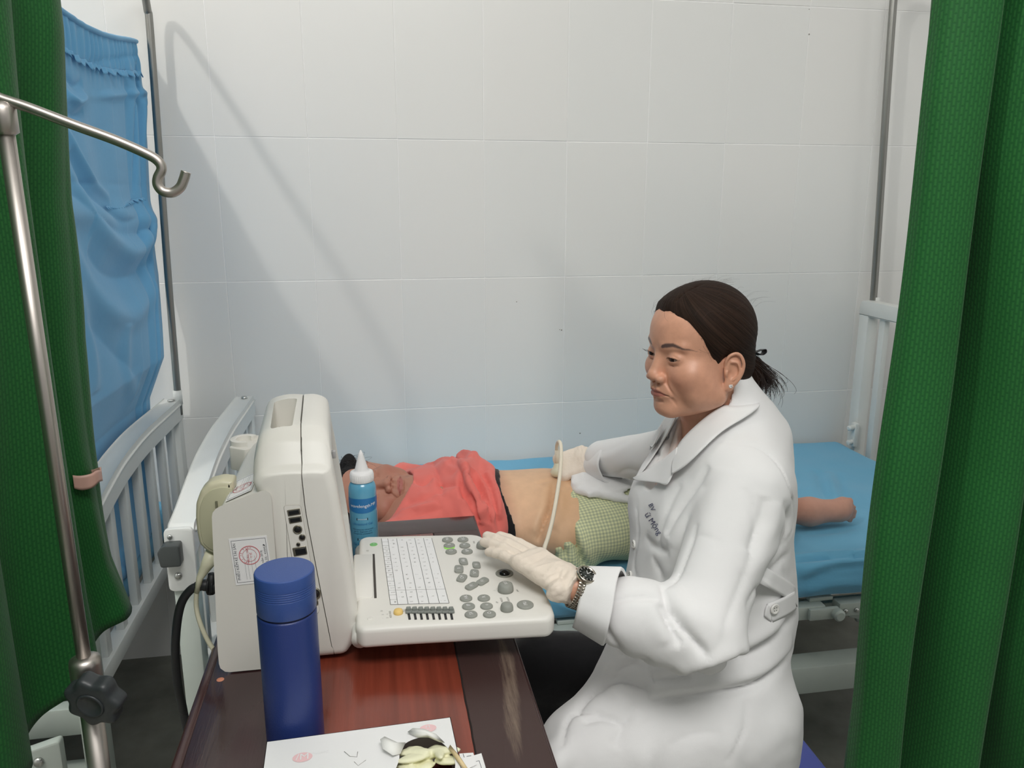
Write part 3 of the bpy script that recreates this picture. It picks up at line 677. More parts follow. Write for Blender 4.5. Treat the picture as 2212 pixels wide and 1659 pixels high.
# ports recess on the near side
pr0 = [onY(x, y, YN_) for x, y in ((613, 1092), (649, 1090), (690, 1318), (684, 1328), (655, 1330), (650, 1322))]
pout = np.array([(p[0], p[2]) for p in pr0])[::-1]
pp = add('port_panel', prism(roundpoly(pout, .004), YN_-.0007, YN_+.0045, axis='y'), shell2, US, smooth=False)
add('panel_gap', tube([(p[0], YN_-.0003, p[1]) for p in list(roundpoly(pout, .004))+[roundpoly(pout, .004)[0]]], .0005, 5), mat('gap_grey', (150, 146, 138), .7), US)
def nearpt(x, y, d=.0): p = onY(x, y, YN_+d); return p
def boxat(c, w, h, d, m, nm, parent=US, rot=-.09, y=None):
    g = prism(roundpoly([(-w/2, -h/2), (w/2, -h/2), (w/2, h/2), (-w/2, h/2)], min(w, h)*.12, 2), 0, d, min(w, h)*.05, 1, 'y')
    c_, s_ = math.cos(rot), math.sin(rot); R = np.array([[c_, 0, -s_], [0, 1, 0], [s_, 0, c_]])
    return add(nm, xf(g, R, (c[0], (y if y is not None else YN_-.0016), c[2])), m, parent, auto=40)
port_rim = mat('port_metal_rim', (120, 116, 104), .35, .8)
for x, y in ((635, 1106), (638, 1122)):
    q = boxat(nearpt(x, y), .0170, .0090, .005, port_rim, 'port', rot=.12); boxat(nearpt(x, y), .0132, .0056, .001, blk, 'port_hole', q, rot=.12, y=YN_-.0024)
for x, y, r in ((643, 1143, .0062), (653, 1160, .0045), (644.5, 1175, .0027), (679, 1282, .0090), (680, 1301, .0050)):
    q = add('port', lathe([(r, .0045), (r, -.0008), (r*.78, -.0014), (r*.74, .001)], nearpt(x, y)*A3(1, 0, 1)+A3(0, YN_-.0012, 0), 24, (0, 1, 0)), port_rim, US)
    add('port_hole', lathe([(r*.72, 0), (r*.7, .0002)], nearpt(x, y)*A3(1, 0, 1)+A3(0, YN_-.0021, 0), 20, (0, -1, 0)), blk, q)
q = boxat(nearpt(648, 1190), .0185, .013, .005, port_rim, 'port', rot=.12); boxat(nearpt(650, 1190), .014, .009, .001, blk, 'port_hole', q, rot=.12, y=YN_-.0024)
# rear housing block behind the screen shell
rh = roundpoly(np.array([(-.152, .7700), (-.152, 1.026), (-.170, 1.020), (-.213, 1.002), (-.2215, .80), (-.2215, .7700)])[::-1], [.007, .02, .008, .006, .004, .001], 3)
RY0, RY1 = 1.026, 1.335
rear = add('rear_housing', loft_y(rh, stations(.008, .008, RY0, RY1), .98, 1.03), shell, US, auto=38)
add('seam_line', tube([(-.1035, 1.042, 1.0725), (-.1035, 1.055, 1.084), (-.1035, 1.075, 1.0935), (-.107, 1.10, 1.0986), (-.1155, 1.25, 1.0986)], .0006, 5), seam_m, US)
add('seam_line', tube([(-.137, 1.058, 1.078), (-.1365, 1.075, 1.087), (-.136, 1.0945, 1.0925)], .0005, 5), seam_m, US)
# screen side, turned to the doctor
scr = np.array([(1.06, .88), (1.29, .88), (1.29, 1.06), (1.06, 1.06)])
def scrf(y, z): xs = [(.825, -.0385), (.90, -.045), (.98, -.0545), (1.04, -.0615), (1.09, -.066)]; return float(np.interp(z, [a for a, b in xs], [b for a, b in xs]))
obj_bool(fr, [sh(prism([(1.058, .875), (1.292, .875), (1.292, 1.062), (1.058, 1.062)], -.0685, -.02, 0, axis='x'))])
V, F, _ = grid(2, 8, lambda u, v: (-.0682, 1.0585+.233*u, .8755+.186*v), .0008); add('screen', sh((V, [q[::-1] for q in F])), mat('dark_screen_glass', (20, 24, 28), .12), US)
add('screen_mark', flat(text('mindray'[:0]+'M5', .006), (-.0355+.0, 1.045, .93), (0, 1, 0), (-.12, 0, .99)), seam_m, US) if False else None
add('lettering', flat(text('DP', .010), onY(761, 1168, 1.05)+A3(.0012, 0, 0), (0, -.05, -.995), (0, 1, 0)), seam_m, US) if False else None
add('badge', box(-.0665, 1.085, 1.045, -.0610, 1.092, 1.056, .0008), mat('badge_grey', (150, 150, 150), .4), US)
# cable hook at the back
a_ = np.linspace(.20*PI, 1.62*PI, 26); hc = onZ(527, 946, 1.012)
out = [(hc[0]+.0225*math.cos(t), hc[1]+.026*math.sin(t)) for t in a_]+[(hc[0]+.0125*math.cos(t), hc[1]+.0155*math.sin(t)) for t in a_[::-1]]
add('cable_hook', prism(out, .972, 1.012, .0015, 2), shell, US, auto=40)
add('hook_arm', prism(roundpoly([(-.245, 1.30), (-.215, 1.28), (-.17, 1.335), (-.19, 1.36), (-.225, 1.37)], .006), .965, 1.004, .002, 2), shell, US, auto=40)
# inspection stickers
paper = mat('sticker_paper', (205, 208, 204), .6, k=.68); ink = mat('ink_dark', (62, 64, 70), .8); red = mat('stamp_red', (176, 84, 92), .8); pink = mat('stamp_pink', (205, 170, 172), .8)
def sticker(name, c4, y, words, parent=US):
    o, a, b = [A3(*v) for v in c4]; ex = a-o; ey = b-o; w = np.linalg.norm(ex); h = np.linalg.norm(ey); ex /= w; ey /= h
    n = np.cross(ex, ey); n /= np.linalg.norm(n)
    def pt(u, v, off): return o+ex*u*w+ey*v*h+n*off
    q = [pt(0, 0, .0003), pt(1, 0, .0003), pt(1, 1, .0003), pt(0, 1, .0003), pt(0, 0, 0), pt(1, 0, 0), pt(1, 1, 0), pt(0, 1, 0)]
    st = add(name, (np.array(q), [[0, 1, 2, 3], [7, 6, 5, 4], [0, 4, 5, 1], [1, 5, 6, 2], [2, 6, 7, 3], [3, 7, 4, 0]]), paper, parent, smooth=False)
    lines = []
    for (u0, v0, u1, v1) in ((.05, .05, .95, .05), (.95, .05, .95, .95), (.95, .95, .05, .95), (.05, .95, .05, .05)):
        lines.append(tube([pt(u0, v0, .0003), pt(u1, v1, .0003)], .00028, 4))
    for i, u in enumerate((.40, .50, .60, .68)): lines.append(tube([pt(.10, u, .0003), pt(.60, u, .0003)], .00013, 4))
    add('border_print', join(*lines), ink, st)
    for s_, sz, u, v in words: add('lettering', flat(text(s_, sz), pt(u, v, 0), ex, ey, .0005), ink, st)
    c = pt(.62, .52, .0005); ez = ex
    add('round_stamp', join(flat(ringgeo(.0128, .0137), c, ex, ey), flat(ringgeo(.0088, .0092), c, ex, ey), flat(text('TRUNG TÂM', .0036), c+ey*.002, ex, ey), flat(text('Y TẾ', .0036), c-ey*.0022, ex, ey),
        *[flat(text(ch, .0030), c+(ex*math.cos(t)+ey*math.sin(t))*.0109, ex*math.sin(t)-ey*math.cos(t), ex*math.cos(t)+ey*math.sin(t)) for ch, t in zip('SỞ Y TẾ TỈNH', np.linspace(2.9, -.2, 12)) if ch != ' ']), red, st)
# reading upwards along the side
SO = onY(510, 1264, RY0)-A3(0, .0006, 0); SA = onY(494, 1164, RY0)-A3(0, .0006, 0); SB = onY(592, 1257, RY0)-A3(0, .0006, 0)
def sideframe():   # text runs down the sticker as seen: x axis goes down-left edge
    o = onY(494, 1164, RY0); a = onY(510, 1264, RY0); b = onY(576, 1156, RY0); o, a, b = [p-A3(0, .0004, 0) for p in (o, a, b)]
    return a, o, a+(b-o)     # origin bottom-left, x axis up
sticker('inspection_sticker', sideframe(), RY0, [('PHIẾU KIỂM KÊ TÀI SẢN', .0048, .5, .86-.0), ('Năm 2019', .0035, .5, .15), ('TS', .003, .1, .4)]) if False else None
o_, a_, b_ = onY(494, 1164, RY0)-A3(0, .0004, 0), onY(510, 1264, RY0)-A3(0, .0004, 0), onY(576, 1156, RY0)-A3(0, .0004, 0)
sticker('inspection_sticker', (a_+(b_-o_), b_, a_), RY0, [('x', .001, .5, .5)][:0]+[('PHIẾU KIỂM KÊ TÀI SẢN', .0050, .5, .88), ('Chi cục DS - KHHGĐ', .0042, .55, .10), ('(Ghi năm 2019)', .0042, .5, .20), ('TS:', .0034, .12, .48)])
t0, t1, t2 = A3(-.207, 1.05, 0), A3(-.165, 1.045, 0), A3(-.207, 1.135, 0)
def onTop(x, y): return A3(x, y, float(np.interp(x, [-.213, -.170, -.152], [1.002, 1.020, 1.026]))+.0006)
P0, P1, P2 = onTop(-.206, 1.045), onTop(-.206, 1.125), onTop(-.172, 1.045)
sticker('top_sticker', (P1, P0, P1+(P2-P0)), 0, [('PHIẾU KIỂM KÊ', .0045, .5, .12), ('TÀI SẢN', .0040, .5, .24), ('Phòng khám', .0036, .6, .86)])

# keyboard unit
KZ = .832
kb = np.array([(-.034, .988), (.020, .986), (.200, .974), (.225, .972), (.236, .985), (.238, 1.02), (.2345, 1.105), (.226, 1.140), (.185, 1.235), (.168, 1.268), (.155, 1.276), (-.028, 1.298), (-.040, 1.290), (-.042, 1.0)])
kbd = add('keyboard_case', prism(roundpoly(kb, [.012, .02, .02, .008, .012, .03, .02, .02, .02, .012, .01, .012, .01, .014], 4), .800, KZ, .008, 4), shell2, US, auto=38)
add('keyboard_underside', prism(roundpoly(kb*.0+kb, .01, 3), .792, .802, .004, 2), shell, US) if False else None
add('hinge_block', prism(roundpoly([(-.048, .79), (-.0172, .79), (-.0172, .8338), (-.048, .8355)], [.004, .003, .002, .004], 4), 1.073, 1.221, .004, 2, 'y'), shell2, US, auto=38)
add('hinge_slot', prism(roundpoly([(-.0158, 1.071), (-.0122, 1.071), (-.0142, 1.221), (-.0178, 1.221)], .001), .80, .8324, 0), mat('slot_dark', (62, 58, 54), .8), US)
add('hinge_bar', tube([(-.036, 1.0, .808), (-.036, 1.29, .808)], .012, 16), shell2, US)
def K(cx, cy): return onZ(740+cx/4.424, 1120+cy/4.424, KZ)      # survey of the key field
memb = mat('white_membrane', (226, 224, 216), .65, k=.74, spec=.2)
mc = [K(372, 195), K(852, 190), K(1018, 812), K(458, 826)]
def mp_(u, v): a = mc[0]+(mc[1]-mc[0])*u; b = mc[3]+(mc[2]-mc[3])*u; return a+(b-a)*v
def lineg(u0, v0, u1, v1, w=.00035, h=.0006):
    a, b = mp_(u0, v0), mp_(u1, v1); return beam(a+A3(0, 0, h), b+A3(0, 0, h), w*2, .0003, .0001)
mq = [mp_(0, 1), mp_(1, 1), mp_(1, 0), mp_(0, 0)]
mk = add('keypad_membrane', prism([(p[0], p[1]) for p in mq], KZ-.001, KZ+.0005, 0), memb, US, smooth=False)
cols = [0, .125, .30, .485, .66, .835, 1.0]
LN = [lineg(u, 0 if i != 3 else .06, u, 1) for i, u in enumerate(cols)]+[lineg(0, 1, 1, 1)]
rows_ = 16
for c in range(6):
    for r in range(rows_):
        if c == 0 or r in (15, 12): LN.append(lineg(cols[c], (r+1)/rows_, cols[c+1], (r+1)/rows_, .00009, .0006))
add('keypad_lines', join(*LN), mat('key_line', (72, 72, 68), .6), mk, kind=None)
gl = []
chars = ['1234567890-=[]Qw', 'QWERTYUIOPASDFG ', 'ASDFGHJKLMNOPQRS', 'ZXCVBNM,./LPOIUY', 'FGHJKLZXCVBN123 ', 'Del.Tab?Enter Esc']
ex = (mc[0]-mc[3]); ex /= np.linalg.norm(ex); eyv = np.cross((0, 0, 1), ex)
for c in range(6):
    for r in range(rows_):
        ch = chars[c][r % len(chars[c])]
        if ch == ' ' or rng.rand() < .12: continue
        u = (cols[c]+cols[c+1])/2; v = (r+.5)/rows_; gl.append(flat(text(ch, .0046 if c else .006), mp_(u+(rng.rand()-.5)*.04, v)+A3(0, 0, .0004), ex, eyv))
        if c and rng.rand() < .6: gl.append(flat(text('-', .005), mp_(u-.05, v)+A3(0, 0, .0004), ex, eyv))
add('key_legends', join(*gl), mat('legend_grey', (120, 120, 116), .7), mk, kind='stuff')
def oval(cx, cy, rx, ry=None, h=.003, dome=0, m=greyk, nm='button', leg=None):
    c = K(cx, cy); a = K(cx+rx, cy); r = np.linalg.norm(a-c)
    if dome: prof = [(r, -.001), (r*1.0, h*.35), (r*.97, h*.55), (r*.86, h*.85), (r*.6, h*1.0), (r*.05, h*1.04)]
    else: prof = [(r*1.0, -.001), (r, h*.6), (r*.92, h*.9), (r*.7, h), (r*.05, h)]
    b = add(nm, lathe(prof, c, 32), m, US)
    if leg is not None:
        e = A3(-.10, 1, 0); e /= np.linalg.norm(e); f_ = np.cross((0, 0, 1), e)
        gs = []
        for s_, dx, dy, sz in leg: gs.append(flat(text(s_, sz), c+e*dy+f_*dx+A3(0, 0, h*1.02), e, f_))
        add('button_symbol', join(*gs), mat('symbol_pale', (212, 212, 204), .5), b)
    return b
sy = {'a': [('▭', 0, 0, .012)], 'b': [('⊡', 0, 0, .011)]}
def sym(kind, r):   # small pale pictograms built from bars
    return [(kind, 0, 0, r)]
for i, (cx, cy, rx, s_) in enumerate(((1003, 210, 52, 'PW'), (1150, 208, 52, 'B|C'), (1020, 265, 54, 'B'), (1168, 265, 52, 'M'), (1038, 323, 54, 'O'), (1190, 322, 54, 'BM'), (1490, 262, 72, 'F'))):
    oval(cx, cy, rx, leg=[(s_, 0, 0, .0075)])
oval(1020, 276, 52, h=.0012, m=mat('lit_green', (140, 205, 90), .4), nm='green_key_light')
for cx, cy, rx, s_ in ((1180, 770, 60, 'HK'), (1350, 768, 60, 'R'), (1204, 847, 62, 'IP'), (1376, 845, 60, 'o'), (1228, 925, 62, 'SV'), (1404, 922, 62, 'O'), (1746, 832, 80, 'PRI')): oval(cx, cy, rx, leg=[(s_, 0, 0, .0078)])
oval(1332, 275, 54, h=.009, dome=1, nm='dial'); oval(1558, 690, 76, h=.0125, dome=1, nm='dial', leg=[('SET', 0, 0, .006)]); oval(1570, 872, 62, h=.010, dome=1, nm='dial')
oval(533, 905, 46, h=.006, dome=1, m=mat('yellow_knob', (228, 186, 112), .5, k=.8), nm='yellow_knob')
oval(297, 250, 36, h=.0012, m=mat('green_power', (104, 160, 96), .4), nm='power_button', leg=[('o', 0, 0, .005)])
oval(262, 957, 28, h=.0008, m=shell2, nm='blank_button')
c = K(1547, 528); r = np.linalg.norm(K(1632, 528)-c)
add('trackball_ring', lathe([(r, -.001), (r, .0012), (r*.85, .0022), (r*.64, .0006), (r*.6, -.002)], c, 40), mat('ring_grey', (116, 116, 108), .45), US)
tbm = mat('gloss_black', (14, 14, 15), .08)
a = np.linspace(0, PI/2, 10); rb = r*.60
add('trackball', lathe([(rb*math.cos(t), rb*.75*math.sin(t)) for t in a], c, 32), tbm, US)
for cx, cy, w, l, ang in ((1155, 418, 62, 100, .10), (1112, 492, 68, 90, -.05), (1140, 577, 68, 104, -.35), (1233, 654, 70, 116, -.75), (1280, 453, 58, 96, .05), (1260, 531, 66, 88, -.1), (1337, 609, 70, 112, -.7)):
    p = K(cx, cy); hw = np.linalg.norm(K(cx+w*.72, cy)-p); hl = np.linalg.norm(K(cx, cy+w*.62)-p)*.92
    v = roundpoly([(-hw, -hl*.75), (hw*.75, -hl), (hw*1.0, hl*.75), (-hw*.75, hl)], hl*.45, 3)
    th = ang; v = np.array([(x*math.cos(th)-y*math.sin(th), x*math.sin(th)+y*math.cos(th)) for x, y in v])+p[:2]
    b = add('curved_key', prism(v, KZ-.001, KZ+.003, .001, 2), greyk, US, auto=40)
    add('button_symbol', flat(text(random.choice(['F1', 'II', 'AB', 'CH', 'X+']), .0075), (p[0], p[1], KZ+.0028), (-.1, 1, 0), (-1, -.1, 0)), mat('symbol_pale'), b)
slg = mat('slider_grey', (112, 116, 112), .5)
for cx in (632, 690, 748, 806, 864, 922, 980, 1038):
    a, b = K(cx-12, 852), K(cx+10, 968); add('slider_slot', beam(a+A3(0, 0, .0003), b+A3(0, 0, .0003), .0034, .0006, .0002), blk, US)
    p = K(cx, 895); q = add('slider', join(box(p[0]-.0046, p[1]-.0052, KZ, p[0]+.0046, p[1]+.0052, KZ+.0035, .0012), box(p[0]-.0034, p[1]-.0018, KZ+.003, p[0]+.0034, p[1]+.0040, KZ+.0072, .0012)), slg, US, auto=40)
gs = []
for cx, cy, s_ in ((375, 885, 'O'), (385, 920, '3'), (383, 955, '-'), (418, 880, '.'), (425, 915, 'c'), (430, 950, '3'), (455, 900, 'HDD'), (460, 935, 'ADD'), (590, 880, 'TGC'), (1258, 228, 'PWR'), (1305, 225, 'ANG'), (1352, 222, 'SCL'), (1450, 690, '('), (1668, 690, 'gain'), (1520, 780, 'FREEZE'), (1585, 778, 'CURSOR'), (1478, 803, 'UP'), (238, 310, '[=]')):
    gs.append(flat(text(s_, .0042), K(cx, cy), ex, eyv, .0003))
for cx, cy in ((1312, 243), (1367, 243), (1541, 811), (1603, 811)): gs.append(flat(ringgeo(.0001, .0011, 12), K(cx, cy), (1, 0, 0), (0, 1, 0), .0003))
gs.append(beam(K(1808, 510)+A3(0, 0, .0003), K(1828, 540)+A3(0, 0, .0003), .0009, .0003, .0001))
add('panel_print', join(*gs), mat('legend_grey'), US)
# front-edge mark
add('edge_mark', beam(onY(1064, 1366, .984), onY(1070, 1362, .984), .001, .002, .0003), seam_m, US)

# ================================================================ convex probe parked at the back, its lead, the power lead
cream = mat('cream_probe_plastic', (178, 174, 150), .42, k=.7); cream2 = mat('cream_probe_light', (196, 193, 170), .4, k=.7)
pb = thing('convex_probe', 'cream convex probe parked on the back of the scanner', 'probe', (-.24, 1.06, .93))
Yp = 1.08
out = [onY(x, y, Yp) for x, y in ((505, 1040), (478, 1037), (450, 1044), (432, 1062), (422, 1090), (421, 1120), (424, 1150), (430, 1178), (445, 1192), (470, 1203), (500, 1206))]
o2 = roundpoly(np.array([(p[0], p[2]) for p in out]), .004, 3)
add('head', prism(o2, Yp, Yp+.032, .007, 4, 'y'), cream, pb, auto=50)
o3 = np.array([(p[0], p[2]) for p in out]); cen = o3.mean(0); o3 = cen+(o3-cen)*.86+A3(.003, -.002)[:2]
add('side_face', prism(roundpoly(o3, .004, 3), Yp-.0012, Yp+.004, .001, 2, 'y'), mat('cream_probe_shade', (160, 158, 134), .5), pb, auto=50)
add('strain_relief', tube([onY(462, 1195, Yp+.015), onY(446, 1222, Yp+.015), onY(432, 1248, Yp+.015), onY(425, 1280, Yp+.015)], [.0125, .0085, .005, .0036], 14), cream2, pb)
add('lead', tube(spline([onY(425, 1278, Yp+.015), onY(424, 1310, 1.10), onY(432, 1345, 1.10), onY(448, 1382, 1.10), onY(466, 1412, 1.10), onY(478, 1450, 1.12), onY(470, 1560, 1.13)], 6), .0034, 10), cream2, pb)
add('marker_strip', box(-.2262, 1.076, .945, -.2232, 1.079, .995, .0005), mat('strip_olive', (92, 92, 74), .6), pb)
rub = mat('black_rubber', (26, 27, 29), .5)
pc = thing('power_cord', 'thick black power cord curving down from the back of the scanner', 'cord', (-.25, 1.1, .3))
Yc = 1.10
add('plug', tube(spline([onY(480, 1265, Yc), onY(462, 1266, Yc), onY(440, 1264, Yc), onY(424, 1268, Yc)], 5), [.0105]*6+[.0085]*5+[.0075]*5, 14), rub, pc)
add('plug_grip', join(*[tube([onY(x-2, 1264, Yc), onY(x+2, 1264, Yc)], .0125, 12) for x in (470, 460, 450)], tube([onY(455, 1282, Yc-.004), onY(458, 1240, Yc-.004)], .006, 8)), rub, pc)
add('lead', tube(spline([onY(428, 1266, Yc), onY(412, 1274, Yc), onY(394, 1298, Yc), onY(384, 1335, Yc), onY(379, 1390, Yc), onY(380, 1440, 1.11), onY(386, 1490, 1.12), onY(395, 1530, 1.14), onY(404, 1575, 1.15), A3(-.30, 1.17, .35), A3(-.31, 1.25, .05), A3(-.25, 1.5, .02)], 8), .0062, 12), rub, pc)
add('socket_block', box(-.236, 1.10, .86, -.2225, 1.15, .95, .003), mat('brown_socket', (70, 52, 46), .6), US)

# ================================================================ gel bottle, flask, glove carton
gb = thing('gel_bottle', 'translucent blue ultrasound gel squeeze bottle with white nozzle behind the keyboard', 'bottle', (-.0315, 1.345, TZ))
bx, by = -.0325, 1.345; R_ = .0245
gel = mat('blue_gel_plastic', (84, 148, 176), .22, k=.78, spec=.5, coat=.3)
add('bottle', lathe([(.020, 0), (R_-.001, .002), (R_, .006), (R_, .135), (R_-.0005, .146), (R_-.003, .153), (R_-.008, .158), (.014, .160)], (bx, by, TZ), 40), gel, gb)
wht = mat('white_plastic_cap', (225, 226, 222), .35, k=.7)
cap = add('cap', lathe([(.020, .157), (.0208, .158), (.0208, .170), (.0198, .1735), (.0165, .175), (.0125, .1755), (.0118, .178), (.0045, .205), (.0042, .207), (.003, .2085), (.001, .213)], (bx, by, TZ), 36), wht, gb)
add('cap_ribs', join(*[box(bx+.0206*math.cos(t)-.0004, by+.0206*math.sin(t)-.0004, TZ+.158, bx+.0206*math.cos(t)+.0004, by+.0206*math.sin(t)+.0004, TZ+.170, .0001, 1) for t in np.linspace(0, 2*PI, 36, endpoint=False)]), wht, cap)
th0 = math.atan2(-by, -bx)-.02       # towards the viewer's side of the table
def wrap(g, z, off=.0004, c=(bx, by), R=R_, t0=th0):
    V = np.asarray(g[0], float); t = t0+V[:, 0]/R; rr = R+off
    return np.stack([c[0]+rr*np.cos(t), c[1]+rr*np.sin(t), z+V[:, 1]], 1), g[1]
def band(t0, t1, zf0, zf1, off, n=40):
    V = []; F = []
    for i in range(n+1):
        t = t0+(t1-t0)*i/n; V += [(t*R_, zf0(t), 0), (t*R_, zf1(t), 0)]
        if i < n: F.append([2*i, 2*i+2, 2*i+3, 2*i+1])
    return np.array(V, float), F
dkb = mat('label_deep_blue', (28, 98, 150), .35, k=.7); dk = mat('label_dark_ink', (24, 66, 96), .5, k=.7); lw = mat('label_white', (214, 222, 226), .5)
lb = add('label_band', wrap(band(-1.55, 1.45, lambda t: .104+.006*(t/1.4)**2, lambda t: .131-.002*(t/1.4)**2, 0), TZ, .0003), dkb, gb)
add('lettering', wrap((text('wavelength', .0083)[0]*[1, 1, 1]+[-.005, .1175, 0], text('wavelength', .0083)[1]), TZ, .0006), lw, lb)
add('lettering', wrap((text('MP', .0078)[0]+[.0195, .1182, 0], text('MP', .0078)[1]), TZ, .0006), lw, lb)
T = []
def bt(s, sz, z, m, x=-.002): g = text(s, sz); T.append((wrap((g[0]+[x, z, 0], g[1]), TZ, .0006), m))
for z, s_ in ((.093, 'ULTRASOUND'), (.055, 'ULTRASONS')):
    q = wrap(join((np.array([(-.012, z-.0022, 0), (.008, z-.0022, 0), (.008, z+.0022, 0), (-.012, z+.0022, 0)]), [[0, 1, 2, 3]])), TZ, .0005); add('label_tag', q, mat('tag_black', (18, 34, 44), .5), gb); bt(s_, .0026, z, lw)
bt('Ultrasound Gel', .0060, .084, dkb); bt('Gel Ultrasonido', .0058, .046, dkb)
for z, s_ in ((.074, 'Multi-purpose ultrasound'), (.070, 'gel for diagnostic and'), (.066, 'therapeutic procedures'), (.038, 'Gel multiuso para uso'), (.034, 'diagnóstico y terapia'), (.030, 'hipoalergénico, soluble'), (.024, 'Non-sterile')): bt(s_, .0037, z, dk)
bt('250 mL  8.5 fl oz', .0050, .014, dk)
for m in (lw, dkb, dk): add('lettering', join(*[g for g, mm in T if mm is m]), m, gb)
add('level_strip', wrap((np.array([(.0335, .012, 0), (.0365, .012, 0), (.0365, .100, 0), (.0335, .100, 0)]), [[0, 1, 2, 3]]), TZ, .0004), mat('pale_strip', (176, 204, 214), .4), gb)

fl = thing('vacuum_flask', 'matt blue steel vacuum flask with ribbed screw lid', 'flask', (-.109, .838, TZ))
flb = mat('flask_blue', (30, 46, 98), .36, k=.72, bump=(700, .08), spec=.5)
fc = (-.1095, .838, TZ); fr_ = .0328
add('body', lathe([(.028, 0), (fr_-.0012, .001), (fr_-.0002, .003), (fr_, .006), (fr_, .188), (fr_-.0006, .1895), (fr_-.0016, .1902)], fc, 56), flb, fl, auto=35)
add('neck_ring', lathe([(fr_-.0018, .189), (fr_-.0018, .193)], fc, 48), mat('flask_gap', (12, 20, 52), .5), fl)
pr = [(fr_-.0016, .1925), (fr_-.0004, .193), (fr_, .194), (fr_, .214)]
for i in range(5): z = .2145+.0026*i; pr += [(fr_, z), (fr_-.0006, z+.0005), (fr_, z+.0011)]
pr += [(fr_, .2275), (fr_, .2372), (fr_-.0005, .2390), (fr_-.0016, .2398), (fr_-.004, .2400), (.001, .2400)]
add('lid', lathe(pr, fc, 56), mat('flask_lid_blue', (48, 74, 134), .4, k=.8, bump=(700, .06)), fl, auto=30)

gx = thing('glove_carton', 'white carton of latex gloves torn open on top, at the table front', 'carton', (-.03, .68, TZ))
card = mat('white_card', (222, 222, 220), .5, k=.68, bump=(90, .02)); GZ = TZ+.058
p0 = onZ(576, 1602, GZ); p1 = onZ(973, 1549, GZ); eX = p1-p0; W_ = np.linalg.norm(eX); eX /= W_; eY = np.cross((0, 0, 1), eX); eY /= np.linalg.norm(eY)   # away from viewer
DP = .115
def gp(u, v, z=GZ): q = p0+eX*u*W_-eY*v*DP; return A3(q[0], q[1], z)
corner = [gp(0, 1), gp(1, 1), gp(1, 0), gp(0, 0)]
def hole_loop(): return [(.735, .30), (.70, .40), (.69, .52), (.665, .66), (.66, .80), (.70, .95), (.78, .985), (.90, .97), (.95, .86), (.965, .76), (.975, .62), (.955, .47), (.915, .34), (.86, .265), (.80, .25)]
hl = spline(hole_loop(), 4, True); nH = len(hl)
outer = []
cH = hl.mean(0)
for u, v in hl:
    d = np.array([u, v])-cH; t = min([(1-cH[0])/d[0] if d[0] > 0 else 9, -cH[0]/d[0] if d[0] < 0 else 9, (1-cH[1])/d[1] if d[1] > 0 else 9, -cH[1]/d[1] if d[1] < 0 else 9]); outer.append(cH+d*t)
V = [gp(*q) for q in hl]+[gp(*q) for q in outer]; F = [[i, i+nH, (i+1) % nH+nH, (i+1) % nH] for i in range(nH)]
cor = [(0, 0), (1, 0), (1, 1), (0, 1)]
for cx_, cy_ in cor:      # fill the corner between neighbouring outer points
    for i in range(nH):
        a, b = outer[i], outer[(i+1) % nH]
        if (abs(a[0]-b[0]) > 1e-6 and abs(a[1]-b[1]) > 1e-6) and ((abs(a[0]-cx_) < 1e-6 and abs(b[1]-cy_) < 1e-6) or (abs(b[0]-cx_) < 1e-6 and abs(a[1]-cy_) < 1e-6)):
            V.append(gp(cx_, cy_)); F.append([i+nH, len(V)-1, (i+1) % nH+nH])
V, F = solid(np.array(V), [q[::-1] for q in F], .0006) if False else (np.array(V), F)
add('top_panel', (V, F), card, gx, smooth=False)
gsd = []
for a, b in zip(corner, corner[1:]+corner[:1]):
    gsd.append(prism([(0, 0), (1, 0), (1, 1), (0, 1)], 0, 1)); d = b-a; Ld = np.linalg.norm(d); d /= Ld; nn = np.cross(d, (0, 0, 1)); q = gsd[-1][0]
    gsd[-1] = (A3(a[0], a[1], TZ+.0003)+q[:, :1]*d*Ld-q[:, 1:2]*nn*.0007+q[:, 2:3]*A3(0, 0, GZ-TZ-.0003), gsd[-1][1])
add('side_walls', join(*gsd), card, gx, smooth=False)
tear = mat('torn_brown_edge', (196, 176, 136), .8)
def flap(nm, pts, m, lift):
    P_ = [gp(u, v, GZ+l*.45+.0006) for (u, v), l in zip(pts, lift)]; V, F = solid(np.array(P_+[np.mean(P_, 0)+A3(0, 0, .003)]), [[i, (i+1) % len(P_), len(P_)] for i in range(len(P_))], .0005); return add(nm, (V, F), m, gx)
flap('torn_flap', [(.735, .30), (.69, .33), (.625, .26), (.60, .30), (.61, .42), (.66, .50), (.70, .45)], mat('card_inner', (208, 204, 200), .7), [.001, .010, .018, .02, .016, .010, .001])
flap('torn_flap', [(.80, .25), (.75, .19), (.78, .165), (.84, .20), (.90, .29), (.94, .40), (.915, .36), (.86, .27)], mat('card_inner', (208, 204, 200), .7), [.001, .008, .012, .012, .01, .004, .001, .001])
flap('torn_edge_strip', [(.955, .47), (.965, .44), (1.0, .62), (1.03, .80), (1.02, .86), (.985, .66)], tear, [.001, .004, .005, .004, .003, .002])
add('crease_mark', join(tube([gp(.41, .30, GZ+.0003), gp(.44, .38, GZ+.0003), gp(.475, .40, GZ+.0003), gp(.48, .33, GZ+.0003)], .0004, 4), tube([gp(.46, .46, GZ+.0003), gp(.48, .52, GZ+.0003), gp(.52, .46, GZ+.0003)], .0003, 4), tube([gp(.585, .62, GZ+.0003), gp(.615, .70, GZ+.0003), gp(.65, .72, GZ+.0003)], .0006, 4)), mat('crease_grey', (150, 148, 146), .8), gx)
